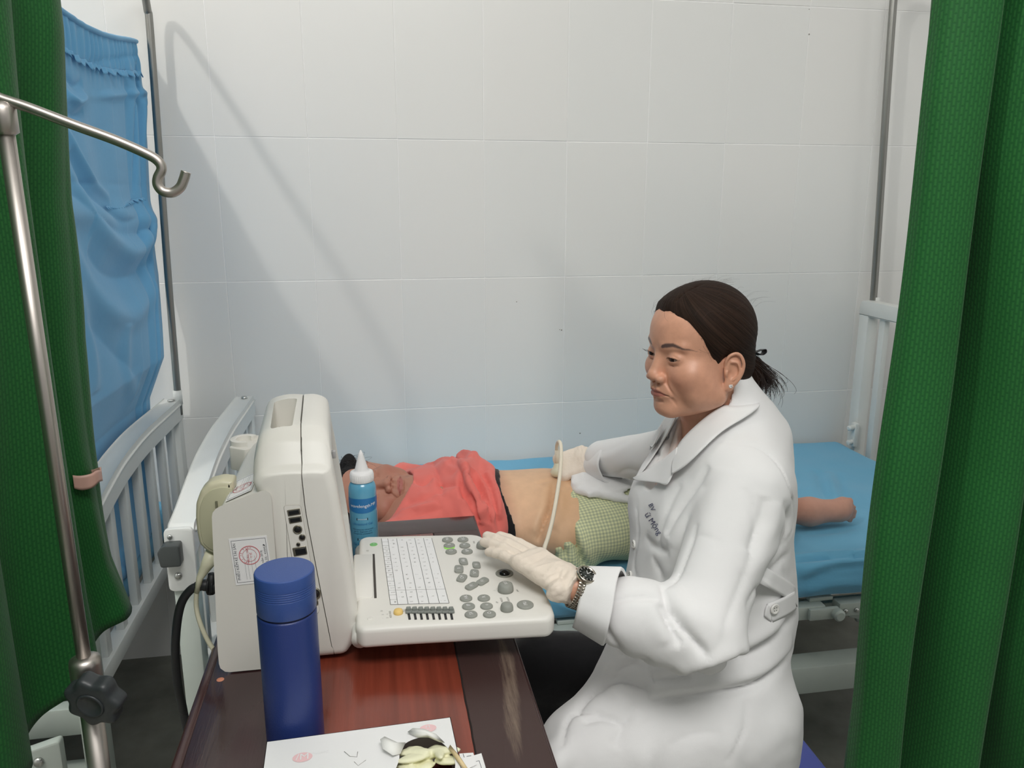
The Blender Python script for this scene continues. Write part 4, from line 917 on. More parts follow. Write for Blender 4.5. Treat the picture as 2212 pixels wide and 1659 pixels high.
# packed gloves
def f(P):
    d = None
    for i in range(22):
        r_ = np.random.RandomState(i+40); u = r_.uniform(.69, .95); v = r_.uniform(.32, .96); c = gp(u, v, GZ-.012+r_.uniform(-.006, .009)); th = r_.uniform(0, 3.1)
        R = rotz(th)@np.array([[1, 0, 0], [0, math.cos(.4), -math.sin(.4)], [0, math.sin(.4), math.cos(.4)]]); e = s_ell(P, c, (r_.uniform(.012, .024), r_.uniform(.006, .012), .0035), R); d = e if d is None else U(d, e, .0025)
    return d-.0006*noise3(P, 60, 2)
ll = np.min([gp(.66, .25), gp(.98, .99), gp(.66, .99), gp(.98, .25)], 0); hh = np.max([gp(.66, .25), gp(.98, .99), gp(.66, .99), gp(.98, .25)], 0)
g = mesh_sdf(f, ll-A3(.0, .0, .04), hh+A3(.0, .0, .012), .0014, .006)
lat = mat('cream_latex', (222, 212, 182), .6, k=.76, sss=0)
props(add('packed_gloves', g, lat, gx, kind='stuff'))
inner_b = [gp(.6, .15, GZ-.035), gp(1, .15, GZ-.035), gp(1, 1, GZ-.035), gp(.6, 1, GZ-.035)]
# printed marks
def ellp(c, ex, ey, a, b, off, n=36): V = [c+ex*a*math.cos(2*PI*i/n)+ey*b*math.sin(2*PI*i/n)+A3(0, 0, off) for i in range(n)]; return np.array(V), [list(range(n))]
c = gp(.195, .30); e2 = eY
add('logo_oval', ellp(c, eX, e2, .0105, .0075, .0004), pink, gx, smooth=False)
add('lettering', flat(text('/M', .0135), c, eX, e2, .0008), card, gx)
add('lettering', flat(text('M-SAFE', .0055), gp(.285, .27), eX, e2, .0005), mat('print_faint', (205, 205, 205), .6), gx)
c = gp(.865, .13); add('logo_oval', ellp(c, eX, e2, .0095, .0068, .0004), pink, gx, smooth=False)
add('lettering', flat(text('M', .0065), c+e2*.002, eX, e2, .0008), card, gx); add('lettering', flat(text('MEDI', .0032), c-e2*.0028, eX, e2, .0008), card, gx)
add('lettering', flat(text('LATEX', .0100), gp(.33, .66), eX, e2, .0005), mat('print_grey', (196, 192, 192), .6), gx)
# small flat carton beneath its right side
sc = thing('instruction_card', 'folded white printed cards sticking out right of the glove carton', 'card', (.08, .70, TZ))
q0 = [onZ(x, y, TZ+.03) for x, y in ((992, 1622), (1022, 1620), (1030, 1645), (1000, 1659))]
add('small_card', prism([(p[0], p[1]) for p in q0][::-1], TZ+.026, TZ+.0265, 0), card, sc, smooth=False)
q1 = [onZ(x, y, TZ+.024) for x, y in ((995, 1640), (1040, 1627), (1056, 1680), (1060, 1700), (1000, 1712))]
add('large_card', prism([(p[0], p[1]) for p in q1][::-1], TZ, TZ+.0245, .0005, 1), card, sc, smooth=False)
add('card_print', join(*[beam(onZ(*a, TZ+.0246), onZ(*b, TZ+.0246), .0006, .0002, .0001) for a, b in (((1004, 1652), (1035, 1643)), ((1035, 1643), (1042, 1665)), ((1004, 1652), (1010, 1680)))], beam(onZ(1000, 1628, TZ+.0268), onZ(1003, 1636, TZ+.0268), .0006, .0002, .0001), beam(onZ(1008, 1634, TZ+.0268), onZ(1018, 1632, TZ+.0268), .0006, .0002, .0001)), ink, sc)
# ================================================================ people: heads
def head_sdf(P, ear=True, plump=0., closed=False):
    """centimetres; x to the person's left, y forward, z up; origin between the ears at eye height"""
    X = P.copy(); ax = np.abs(P[:, 0]); M_ = P.copy(); M_[:, 0] = ax       # mirrored copy
    d = s_ell(P, (0, -.2, 3.4), (7.25, 8.35, 7.7))
    d = U(d, s_ell(P, (0, 3.0, 3.2), (6.4, 6.0, 6.3)), 1.5)                 # forehead
    d = U(d, s_ell(P, (0, 2.6, -3.0), (6.5+plump, 5.7, 7.0)), 1.8)          # mid face
    d = U(d, s_ell(M_, (4.0, 5.2, -2.9), (2.9+plump*.5, 2.8, 2.6)), 1.5)    # cheekbones
    d = U(d, s_ell(M_, (4.6+plump*.4, 3.2, -5.6), (2.4, 3.0, 2.9)), 1.6)    # lower cheeks
    d = U(d, s_cap(M_, (1.2, 6.2, -9.0), (5.2, .6, -6.6), 1.45, 1.7), 1.6)  # jaw
    d = U(d, s_ell(P, (0, 6.7, -8.8), (2.4, 1.75, 1.75)), 1.0)              # chin
    d = U(d, s_ell(P, (0, 6.9, -5.7), (3.2, 2.2, 2.5)), 1.2)                # muzzle
    d = D(d, s_ell(M_, (3.2, 10.3, -.25), (1.9, 2.0, 1.25)), 1.3)           # sockets
    d = U(d, s_cap(M_, (1.3, 8.1, 1.75), (4.6, 7.0, 1.9), .55, .5), 1.1)    # brow
    # nose
    d = U(d, s_cap(P, (0, 7.95, .9), (0, 9.15, -2.8), .62, .95), .9)
    d = U(d, s_ell(P, (0, 9.35, -3.35), (1.1, .98, .88)), .55)
    d = U(d, s_ell(M_, (1.42, 8.75, -3.72), (.80, 1.0, .72)), .38)
    d = D(d, s_ell(M_, (.72, 9.05, -4.40), (.42, .6, .40)), .18)
    d = D(d, s_cap(M_, (2.25, 8.35, -3.0), (2.1, 8.2, -4.3), .10, .12), .45)
    d = D(d, s_cap(M_, (2.3, 8.35, -4.3), (3.4, 7.5, -6.4), .10, .05), .45)    # smile fold
    # lids
    # eyes: eyeball bulge, lids
    d = U(d, s_ell(M_, (3.15, 7.05, -.15), (1.62, 1.28, 1.25)), .45)
    d = D(d, s_cap(M_, (2.0, 8.2, .30), (3.1, 8.42, .62), .05, .07), .16); d = D(d, s_cap(M_, (3.1, 8.42, .62), (4.5, 7.75, .12), .07, .05), .16)
    opening = s_ell(M_, (3.15, 8.3, -.30), (1.32, 1.0, .27), np.array([[math.cos(.05), 0, math.sin(.05)], [0, 1, 0], [-math.sin(.05), 0, math.cos(.05)]]))
    if not closed: d = D(d, opening, .07)
    d = D(d, s_cap(M_, (2.3, 7.95, -1.35), (4.2, 7.45, -1.25), .01, .01), .40)   # bag under the eye
    # mouth
    d = U(d, s_cap(M_, (0, 8.95, -5.72), (.75, 8.85, -5.60), .30, .32), .35); d = U(d, s_cap(M_, (.75, 8.85, -5.60), (2.35, 7.75, -6.35), .30, .10), .35)
    d = U(d, s_cap(M_, (0, 8.75, -6.62), (1.1, 8.5, -6.60), .42, .36), .4); d = U(d, s_cap(M_, (1.1, 8.5, -6.6), (2.2, 7.75, -6.42), .34, .10), .35)
    d = D(d, s_cap(M_, (0, 9.25, -6.12), (1.2, 8.95, -6.10), .07, .07), .16); d = D(d, s_cap(M_, (1.2, 8.95, -6.10), (2.55, 7.95, -6.45), .07, .10), .18)
    d = D(d, s_ell(P, (0, 9.2, -4.9), (.28, .35, .7)), .3)
    d = D(d, s_cap(M_, (0, 8.55, -7.55), (1.0, 8.2, -7.5), .16, .1), .7)
    d = D(d, s_cap(M_, (2.75, 7.5, -6.9), (3.0, 6.7, -8.0), .05, .05), .55)
    if ear:
        a = .42; R = np.array([[math.cos(a), -math.sin(a), 0], [math.sin(a), math.cos(a), 0], [0, 0, 1]]).T      # splay
        c0 = A3(6.85, -.75, -2.2)
        def L(x, y, z): return c0+R.T@A3(x, y, z)
        e = s_ell(M_, L(.30, -.25, .2), (.42, 1.45, 2.75), R)
        e = U(e, s_ell(M_, L(.22, .25, -2.3), (.40, .85, 1.05), R), .35)
        e = D(e, s_ell(M_, L(.95, -.35, .05), (.62, 1.15, 2.0), R), .15)
        rim = [L(.1, .9, .7), L(.55, 1.0, 1.6), L(.75, .55, 2.55), L(.8, -.45, 3.0), L(.85, -1.25, 2.6), L(.9, -1.75, 1.4), L(.85, -1.65, .1), L(.7, -1.2, -1.1), L(.5, -.55, -2.0)]
        sp = spline(rim, 3); r = poly_d(M_, sp)-.27; e = U(e, r, .18)
        anti = spline([L(.65, .1, 1.6), L(.75, -.75, 1.5), L(.78, -1.2, .5), L(.72, -1.05, -.6), L(.6, -.3, -1.35)], 3); e = U(e, poly_d(M_, anti)-.20, .22)
        e = U(e, s_ell(M_, L(.55, .75, -.35), (.28, .35, .55), R), .2)
        e = D(e, s_ell(M_, L(.75, .05, -.45), (.5, .55, .75), R), .25)
        d = U(d, e, .28)
    return d
def skin_cols(Pc, base, lip, brow, blush=.25, browon=True):
    ax = np.abs(Pc[:, 0]); y, z = Pc[:, 1], Pc[:, 2]; n = len(Pc); c = np.tile(np.array(base, float), (n, 1))
    def mixin(w, col): nonlocal c; w = np.clip(w, 0, 1)[:, None]; c = c*(1-w)+np.array(col)*w
    mixin(blush*np.exp(-((ax-4.6)/2.0)**2-((z+4.0)/2.0)**2)*(y > 2), (base[0]*.88, base[1]*.62, base[2]*.62))
    mixin(.12*np.exp(-((ax-.3)/1.5)**2-((z+3.4)/1.0)**2)*(y > 7), (base[0]*.95, base[1]*.72, base[2]*.68))
    # lips
    zl = -6.1-.13*np.clip(ax-.9, 0, 3)**1.2; half_u = np.interp(ax, [0, .7, 1.6, 2.3, 2.6], [.55, .68, .45, .18, 0]); half_l = np.interp(ax, [0, 1.0, 1.8, 2.3, 2.6], [.92, .78, .45, .18, 0])
    dz = z-zl; w = np.where(dz > 0, half_u-dz, half_l+dz)/.14; mixin(np.where((y > 6.8) & (ax < 2.7), w, 0)*.8, lip)
    mixin(np.where((y > 6.8) & (ax < 2.6), 1-np.abs(dz)/.10, 0)*.75, (lip[0]*.35, lip[1]*.3, lip[2]*.3))
    if browon:
        zb = np.interp(ax, [1.35, 2.2, 3.6, 4.8, 6.4], [1.60, 1.92, 2.20, 1.90, 1.10]); hb = np.interp(ax, [1.25, 1.6, 2.4, 3.8, 5.0, 6.4], [0, .38, .46, .38, .27, 0])
        mixin(np.where((y > 4) & (ax > 1.2) & (ax < 6.5), (hb-np.abs(z-zb))/.16, 0)*.82, brow)
    # lash line and lid crease
    ze = -.30+.27*np.sqrt(np.clip(1-((ax-3.15)/1.34)**2, 0, 1))+.05*(ax-3.15); mixin(np.where((y > 6.4) & (np.abs(ax-3.2) < 1.5), 1-np.abs(z-ze-.03)/.10, 0)*.9, (.02, .012, .01))
    ze2 = -.30-.27*np.sqrt(np.clip(1-((ax-3.15)/1.34)**2, 0, 1))+.05*(ax-3.15); mixin(np.where((y > 6.4) & (np.abs(ax-3.2) < 1.35), 1-np.abs(z-ze2+.02)/.07, 0)*.45, (.05, .025, .02))
    mixin(np.where(y > 5, np.exp(-((ax-3.2)/1.6)**2-((z+1.1)/.55)**2), 0)*.12, (base[0]*.6, base[1]*.5, base[2]*.5))
    return c
def eyes(parent, O, M3, look=(-.02, -.14)):
    ewh = mat('eye_white', (205, 196, 188), .18, attr=True, spec=.35)
    for s in (1, -1):
        c = A3(s*3.12, 6.98, -.18); r = 1.24; n = 28; V = []; F = []; cols = []
        f = A3(look[0], 1, look[1]); f /= np.linalg.norm(f)
        V, F = lathe([(max(.001, r*math.sin(t)), r*math.cos(t)) for t in np.linspace(.002, 1.75, 34)], (0, 0, 0), 28, f)
        ang = np.degrees(np.arccos(np.clip((V/np.linalg.norm(V, axis=1)[:, None])@f, -1, 1)))
        col = np.where((ang < 11)[:, None], np.array([.008, .006, .006]), np.where((ang < 36)[:, None], np.array([.022, .009, .006]), np.array([.27, .20, .17])))
        add('eyeball', (O+(V+c)/100@M3, F), ewh, parent, col=col)
class Pose:      # head frame
    def __init__(s, O, F, up=(0, 0, 1), scale=1.0):
        F = A3(*F); F /= np.linalg.norm(F); L = np.cross(up, F); L /= np.linalg.norm(L); U_ = np.cross(F, L)
        s.O = A3(*O); s.M = np.stack([L, F, U_]); s.s = scale        # rows: left, forward, up
    def w(s, P): return s.O+(np.asarray(P, float)/100*s.s)@s.M     # cm -> world
    def l(s, P): return ((np.asarray(P, float)-s.O)@s.M.T)*100/s.s

# ================================================================ the examiner
HP = Pose((.5387, 1.2209, 1.1557), (-.978, -.208, -.015))
doc = thing('person', 'person in a white coat, latex gloves and wristwatch, seated at the scanner keyboard', 'person', (.62, 1.2, .45))
skin_m = mat('skin_examiner', (178, 128, 104), .40, attr=True, sss=.0, bump=(420, .04), var=(55, .09), spec=.45)
sk = C(188, 140, 116, .72)[:3]
lipc = C(146, 92, 80, .68)[:3]; brc = C(84, 64, 60, .75)[:3]
J = dict(neck=A3(.600, 1.250, 1.00), chest=A3(.585, 1.215, .86), waist=A3(.57, 1.20, .70), pelvis=A3(.560, 1.185, .55),
         SL=A3(.564, 1.085, .960), EL=at(1512, 1368, 1.165), WL=A3(.272, 1.018, .852), SR=A3(.610, 1.385, .965), ER=A3(.625, 1.515, .868), WR=A3(.487, 1.700, .812),
         HL=A3(.555, 1.10, .52), KL=A3(.310, 1.085, .515), AL=A3(.40, 1.10, .08), HR=A3(.560, 1.27, .52), KR=A3(.285, 1.33, .525), AR=A3(.36, 1.35, .08))
def neck_cap(P): return s_cap(P, (0, -2.2, -5.0), HP.l(J['neck']), 5.3, 6.0)
def fhead(P):
    d = head_sdf(P, plump=.25)
    d = U(d, neck_cap(P), 1.6)
    d = U(d, s_ell(P, (0, 3.8, -8.3), (3.6, 3.6, 1.9)), 1.4)       # soft under the chin
    d = D(d, s_cap(P, (2.2, 3.2, -12.0), (4.6, -.5, -8.5), .12, .12), .6)
    return np.maximum(d, -(P[:, 2]+16.5))
gh = mesh_sdf(fhead, (-9.4, -11, -17.5), (9.4, 11.6, 12.4), .135, .6)
cols = skin_cols(gh[0], sk, lipc, brc, .35)
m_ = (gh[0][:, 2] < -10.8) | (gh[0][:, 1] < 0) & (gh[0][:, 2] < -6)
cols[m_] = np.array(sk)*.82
headW = (HP.w(gh[0]), gh[1])
def hand_sdf(P, O, fwd, back, side, sc=1.0, curl=(.2, .2, .2, .2), thumb=None, grow=0., spread=.12, k=.012, wristr=(.024, .017)):
    """P world; fwd wrist->fingers, back = back of hand, side=+1 if the little finger lies along fwd x back"""
    f = A3(*fwd); f /= np.linalg.norm(f); b = A3(*back); b -= f*(b@f); b /= np.linalg.norm(b); s = np.cross(f, b)*side
    R = np.stack([f, s, b]).astype(np.float32); Q = (P-A3(*O).astype(np.float32))@R.T/sc
    d = s_box(Q, (.042, .002, 0), (.043+grow, .037+grow, .0125+grow), .0122)
    d = U(d, s_ell(Q, (.022, -.020, -.008), (.028, .018, .015)), .012)
    d = U(d, s_cap(Q, (-.024, 0, 0), (.012, 0, 0), wristr[0]+grow, .021+grow), .018)
    segs = []
    base = [(.082, -.028), (.087, -.009), (.084, .011), (.076, .029)]; ln = [(.040, .024, .020), (.045, .028, .021), (.041, .026, .020), (.031, .019, .018)]; rad = [.0092, .0095, .0090, .0079]
    for i in range(4):
        p = A3(base[i][0]-.012, base[i][1], -.001); a = 0; sp = (i-1.4)*spread; e = None
        for j, L in enumerate(ln[i]):
            a += curl[i]*(1.0, 1.25, .8)[j]; q = p+A3(math.cos(a)*math.cos(sp), math.sin(sp)*math.cos(a), -math.sin(a))*(L+(.012 if j == 0 else 0))
            g = s_cap(Q, p, q, rad[i]*(1-.06*j)+grow, rad[i]*(.94-.07*j)+grow); e = g if e is None else U(e, g, .003); segs.append((p, q)); p = q
        d = U(d, e, .006)
    th = thumb or [(.012, -.028, -.004), (.042, -.050, -.016), (.066, -.060, -.022), (.086, -.062, -.024)]
    e = None
    for a_, b_, r0, r1 in zip(th[:-1], th[1:], (.0125, .0105, .0098), (.011, .0098, .0085)):
        g = s_cap(Q, a_, b_, r0+grow, r1+grow); e = g if e is None else U(e, g, .004)
    return U(d, e, .010)*sc, Q
LH = dict(O=J['WL']+A3(-.57, .80, .16)*.020, fwd=(-.56, .80, .16), back=(.16, -.02, .95), side=-1, sc=.95, curl=(.05, .07, .09, .12), spread=-.035, thumb=[(.012, -.028, -.004), (.040, -.044, -.018), (.064, -.046, -.026), (.088, -.044, -.026)])
RH = dict(O=J['WR']+A3(-.004, .0, .0), fwd=(-.90, .10, -.32), back=(-.25, -.62, .75), side=1, sc=.95, curl=(.50, .68, .95, 1.15), spread=.03, thumb=[(.012, -.028, -.004), (.035, -.040, -.024), (.055, -.034, -.045), (.068, -.026, -.062)])
def torso_coat(P):
    d = s_ell(P, (.583, 1.215, .865), (.112, .165, .185))
    d = U(d, s_ell(P, (.600, 1.225, .940), (.076, .146, .095)), .05)
    d = U(d, s_ell(P, (.520, 1.155, .860), (.074, .080, .085)), .05); d = U(d, s_ell(P, (.515, 1.270, .860), (.074, .075, .085)), .05)
    d = U(d, s_ell(P, (.568, 1.200, .705), (.148, .160, .165)), .06)
    d = U(d, s_ell(P, (.560, 1.180, .540), (.135, .165, .165)), .06)
    d = U(d, s_cap(P, J['SL']+A3(0, .03, -.002), J['SR']-A3(0, .03, .002), .064), .05)
    d = U(d, s_cap(P, (.625, 1.235, .99), HP.w((0, -4.0, -7.6)), .085, .059), .045)
    return d
def fbody(P):
    d = torso_coat(P)+.028
    d = np.minimum(d, s_cap(P, J['SL']+A3(0, .03, -.01), J['SR']-A3(0, .03, .01), .036)); d = U(d, s_cap(P, J['neck']-A3(0, 0, .02), HP.w((0, -2, -10)), .062, .052), .03)
    for s in 'LR':
        d = U(d, s_cap(P, J['S'+s], J['E'+s], .036, .034), .03); d = U(d, s_cap(P, J['E'+s], J['W'+s], .028, .0205), .012)
        d = U(d, s_cap(P, J['H'+s], J['K'+s], .078, .055), .03); d = U(d, s_cap(P, J['K'+s], J['A'+s], .052, .036), .02)
        d = U(d, s_cap(P, J['A'+s], J['A'+s]+A3(-.14, 0, -.04), .034, .026), .02)
    d = np.minimum(d, hand_sdf(P, grow=-.0022, **LH)[0]); d = np.minimum(d, hand_sdf(P, grow=-.0022, **RH)[0])
    return d
gb_ = mesh_sdf(fbody, (.08, .88, .0), (.82, 1.84, 1.07), .0075, .02)
keep_b = gb_[0]
allg = join(headW, gb_)
cb = np.tile(np.array(sk), (len(gb_[0]), 1))
body = add('body', allg, skin_m, doc, col=np.concatenate([cols, cb]))
eyes(doc, HP.O, HP.M)

# hair: swept back, tied low
def hairline(P):
    y = P[:, 1]; ax = np.abs(P[:, 0])
    zb = np.interp(y, [-9, -5, -2.6, -1.4, .2, 1.6, 2.2, 3.1, 4.2, 5.4, 6.4, 7.3, 8.5, 10], [-6.8, -6.2, -5.2, -3.6, .2, -.9, -.2, .6, 2.6, 4.6, 6.1, 7.0, 7.6, 8.0])
    return P[:, 2]-zb+.08*np.sin(ax*2.1+1)*(y > 4)+.10*np.sin(y*5+ax*3)*(y > 2)
TIE = A3(0, -9.35, -1.9)
HA = A3(0, 6.5, 10.0)-TIE; HA /= np.linalg.norm(HA); HB = np.cross((1, 0, 0), HA)
def hflow(P):
    Q = P-TIE; y = Q@HA; up = Q@-HB; return np.arctan2(np.abs(P[:, 0])*np.sign(P[:, 0]), up+2.0), y
def fhair(P):
    t = hairline(P); th = np.clip(t/2.0, -1, 1); th = .60*np.sign(th)*np.abs(th)**.8
    d = s_ell(P, (0, -.2, 3.4), (7.25, 8.35, 7.7)); d = U(d, s_ell(P, (0, 3.0, 3.2), (6.4, 6.0, 6.3)), 1.5); d = U(d, s_ell(P, (0, -4.2, -2.2), (5.0, 4.6, 4.6)), 2.0)
    d = U(d, s_ell(P, (0, 2.6, -3.0), (6.75, 5.7, 7.0)), 1.8)
    rr = hflow(P)[0]*22
    d = d-th-.022*np.sin(rr*1.7+.6*np.sin(P[:, 1]*.5))-.016*np.sin(rr*4.3+P[:, 1]*.5)
    # parting groove
    d = D(d, s_cap(P, (1.8, 8.2, 8.2), (1.6, 1.0, 11.8), .05, .02), .45)
    d = U(d, s_ell(P, (0, -8.2, -1.6), (2.2, 1.8, 2.4)), 1.2)
    d = np.maximum(d, -t*.8-.25)
    # ear clearance
    M_ = P.copy(); M_[:, 0] = np.abs(M_[:, 0]); d = D(d, s_ell(M_, (8.3, -1.1, -1.8), (1.8, 1.75, 2.95)), .3)
    d = U(d, s_cap(P, TIE, TIE+A3(.2, -1.3, -1.2), .95, 1.3), .5); d = U(d, s_ell(P, TIE+A3(.3, -2.0, -3.0), (1.5, 1.7, 2.7), np.array([[1, 0, 0], [0, math.cos(.42), math.sin(-.42)], [0, math.sin(.42), math.cos(.42)]])), .6)
    a = P[:, 0]*5+P[:, 1]*3
    return d-.06*np.sin(a*2.2)*(P[:, 1] < -10)
hair_m = bpy.data.materials.new('dark_brown_hair'); hair_m.use_nodes = True
def mk_hair(m, c0, c1):
    nt = m.node_tree; N = nt.nodes; L = nt.links; b = N['Principled BSDF']; a = N.new('ShaderNodeAttribute'); a.attribute_name = 'Col'
    n = N.new('ShaderNodeTexNoise'); n.inputs['Scale'].default_value = 1; n.inputs['Detail'].default_value = 6; n.inputs['Roughness'].default_value = .7
    mp = N.new('ShaderNodeMapping'); mp.inputs['Scale'].default_value = (26, 1.6, 1.2); L.new(a.outputs['Vector'], mp.inputs[0]); L.new(mp.outputs[0], n.inputs[0])
    r = N.new('ShaderNodeValToRGB'); r.color_ramp.elements[0].position = .3; r.color_ramp.elements[0].color = c0; r.color_ramp.elements[1].position = .72; r.color_ramp.elements[1].color = c1
    L.new(n.outputs[0], r.inputs[0]); L.new(r.outputs[0], b.inputs['Base Color']); b.inputs['Roughness'].default_value = .6; b.inputs['Specular IOR Level'].default_value = .12
    bp = N.new('ShaderNodeBump'); bp.inputs['Strength'].default_value = .8; bp.inputs['Distance'].default_value = .0012; L.new(n.outputs[0], bp.inputs['Height']); L.new(bp.outputs[0], b.inputs['Normal'])
mk_hair(hair_m, (.0035, .0026, .0023, 1), (.048, .026, .017, 1))
g = mesh_sdf(fhair, (-9, -15.5, -9), (9, 10.5, 12.9), .16, .6); Pl = g[0]
phi, fy = hflow(Pl)
hr = add('hair', (HP.w(Pl), g[1]), hair_m, doc, col=np.stack([phi*1.6, fy*.07, Pl[:, 2]*.04], 1))
def strand(pts, r=.00022, m=None): return tube(HP.w(spline(pts, 6)), np.linspace(r, r*.4, len(spline(pts, 6))), 4)
fly = [strand([(4.6, 5.6, 6.0), (4.9, 6.3, 4.2), (5.4, 5.9, 2.6), (6.2, 4.9, 1.6), (6.9, 3.6, 1.0)]), strand([(4.7, 5.6, 5.6), (5.1, 6.3, 3.4), (5.2, 6.3, 1.6), (5.2, 6.2, .2)], .00014), strand([(5.6, 4.4, 4.6), (6.3, 4.6, 2.6), (6.8, 3.9, 1.2), (7.1, 3.2, -.2)], .00018),
       strand([(1.5, 8.5, 8.0), (2.2, 9.0, 6.6), (3.0, 8.9, 6.0)], .00012), strand([(-1, 8.6, 8.2), (-1.2, 9.3, 7.2), (-.6, 9.4, 6.4)], .00012)]
for i in range(90):
    r_ = np.random.RandomState(i); t = r_.uniform(-1.2, 1.2); y0 = r_.uniform(-7, 7); a = A3(7.6*math.sin(t), y0*.9, 3.6+7.9*math.cos(t)*math.sqrt(max(.05, 1-(y0/10.5)**2))); v = A3(r_.normal(0, .5), -1.2+r_.normal(0, .5), .5+r_.uniform(0, .6))
    if a[2] < 6: continue
    fly.append(strand([a-A3(0, 0, .4), a+v*.6, a+v*1.2+A3(0, -.4, -.25), a+v*1.7+A3(0, -.7, -.7)], .00010))
for i in range(520):
    r_ = np.random.RandomState(i+300); b0 = TIE+A3(.2, -.7, -.6)+A3(*(r_.normal(0, .5, 3))); e = A3(r_.normal(0, 1.5), -2.6+r_.normal(0, 1.25), -5.0+r_.normal(0, .9)); e *= r_.uniform(.8, 1.12); bl = A3(e[0]*.35, -1.1, -.4)*r_.uniform(.6, 1.2); fly.append(strand([b0, b0+e*.45+bl, b0+e*.8+bl*.8, b0+e*1.05], .00040))
hy = np.linspace(2.4, 8.4, 170)
for i, y_ in enumerate(hy):      # soft short hairs along the hairline
    for s_ in (1, -1):
        r_ = np.random.RandomState(i+900+(s_ > 0)*500); zb = float(np.interp(y_, [2.2, 3.1, 4.2, 5.4, 6.4, 7.3, 8.5], [-.2, .6, 2.6, 4.6, 6.1, 7.0, 7.6]))+r_.uniform(-.15, .1)
        q = np.array([[s_*x, y_, zb] for x in np.linspace(0, 9, 46)]); dd = np.abs(head_sdf(q.astype(np.float32), ear=False, plump=.25)); p = q[5:][np.argmin(dd[5:])] if y_ < 7.6 else q[np.argmin(dd)]
        v = TIE-p; v /= np.linalg.norm(v); v[2] *= .5; v += r_.normal(0, .10, 3); fly.append(strand([p-v*r_.uniform(.05, .35)+A3(s_*.02, .03, 0), p+A3(s_*.05, .03, .02), p+v*.9+A3(s_*.42, 0, .15)], .00008))
for i in range(26):
    r_ = np.random.RandomState(i+700); b0 = A3(r_.uniform(1.5, 4.5), -6.5+r_.normal(0, .8), -5.5); fly.append(strand([b0, b0+A3(.3, -.8, -1.6), b0+A3(.4+r_.normal(0, .4), -1.5+r_.normal(0, .5), -3.2)], .00014))
add('loose_strands', join(*fly), mat('hair_strand', (40, 28, 24), .5), hr, kind='stuff')
tie = add('hair_tie', tube([(1.15*math.cos(t), 0, 1.15*math.sin(t)) for t in np.linspace(0, 2*PI, 25)], .32, 8), mat('black_satin', (16, 17, 19), .5), doc)
V = np.array([v.co[:] for v in tie.data.vertices]); V = V+OFF[tie]; Rt = np.array([[1, 0, 0], [0, .85, -.5], [0, .5, .85]]); V = HP.w(V@Rt.T+TIE+A3(.05, -.35, -.25))-OFF[tie]
for v, p in zip(tie.data.vertices, V): v.co = p
def bow(u, v): a = 2*PI*u; r = .52+.1*math.sin(3*a); return (.9+(v-.5)*1.7*.8, -10.0-2.2*(.5-.5*math.cos(a))**.9, -1.2+1.3*r*math.sin(a)*(.3+.7*(.5-.5*math.cos(a)))+.25*v)
V, F, _ = grid(24, 6, bow, .08); add('bow_loop', (HP.w(V), F), mat('black_satin'), tie)
# ear stud
es = HP.w(A3(8.05, .15, -4.35))
add('ear_stud', join(lathe([(.0015, -.001), (.0030, .0), (.0032, .001), (.0022, .0024), (.0008, .003)], es, 8, HP.M[0]+HP.M[1]*.35), *[tube([es+HP.M[0]*.0015, es+HP.M[0]*.003+(HP.M[1]*math.cos(t)+HP.M[2]*math.sin(t))*.0033], .0007, 5) for t in np.linspace(0, 2*PI, 7)[:-1]]), mat('crystal', (235, 235, 240), .05, .6), doc)
# upper-lid lashes on the far eye
lsh = [tube(HP.w(np.array([(-(3.0+.28*i), 8.05-.12*i, .0), (-(3.1+.33*i), 8.75-.1*i, .05), (-(3.2+.36*i), 9.1-.1*i, .22)])), .00012, 4) for i in range(6)]+[tube(HP.w(np.array([((2.6+.34*i), 8.05-.10*i, .0), ((2.65+.38*i), 8.45-.12*i, -.02), ((2.7+.42*i), 8.6-.12*i, .08)])), .00010, 4) for i in range(6)]
add('eyelashes', join(*lsh), mat('lash_black', (14, 12, 12), .6), doc, kind='stuff')
# ================================================================ clothes of the examiner
coat_m = cloth_mat('white_coat_cotton', (214, 214, 211), k=.68, sc=1100, st=.10, fine=38, sheen=.15)
pinkb_m = cloth_mat('pale_pink_blouse', (206, 186, 180), k=.68, sc=1300, st=.1)
blackt_m = cloth_mat('black_trousers', (26, 26, 28), k=.75, sc=900, st=.2)
glove_m = mat('latex_glove', (218, 206, 192), .5, k=.80, spec=.35, bump=(160, .12))
CUL = dict(a=J['EL']+(J['WL']-J['EL'])*.93+A3(.0, -.004, -.012))
def sleeve_L(P):
    E_ = J['EL']; W_ = J['WL']; S_ = J['SL']
    d = s_cap(P, S_+A3(.008, .012, -.012), E_+A3(.004, .008, .016), .069, .060); f = s_cap(P, E_+A3(0, 0, .004), E_+(W_-E_)*.56+A3(.0, .0, -.010), .062, .054)
    d = U(d, f, .022); return U(d, s_ell(P, E_+(W_-E_)*.32+A3(0, 0, -.014), (.055, .045, .048)), .03)
def sleeve_R(P):
    d = s_cap(P, J['SR'], J['ER'], .066, .064); f = s_cap(P, J['ER'], J['ER']+(J['WR']-J['ER'])*.86, .064, .040); return U(d, f, .02)
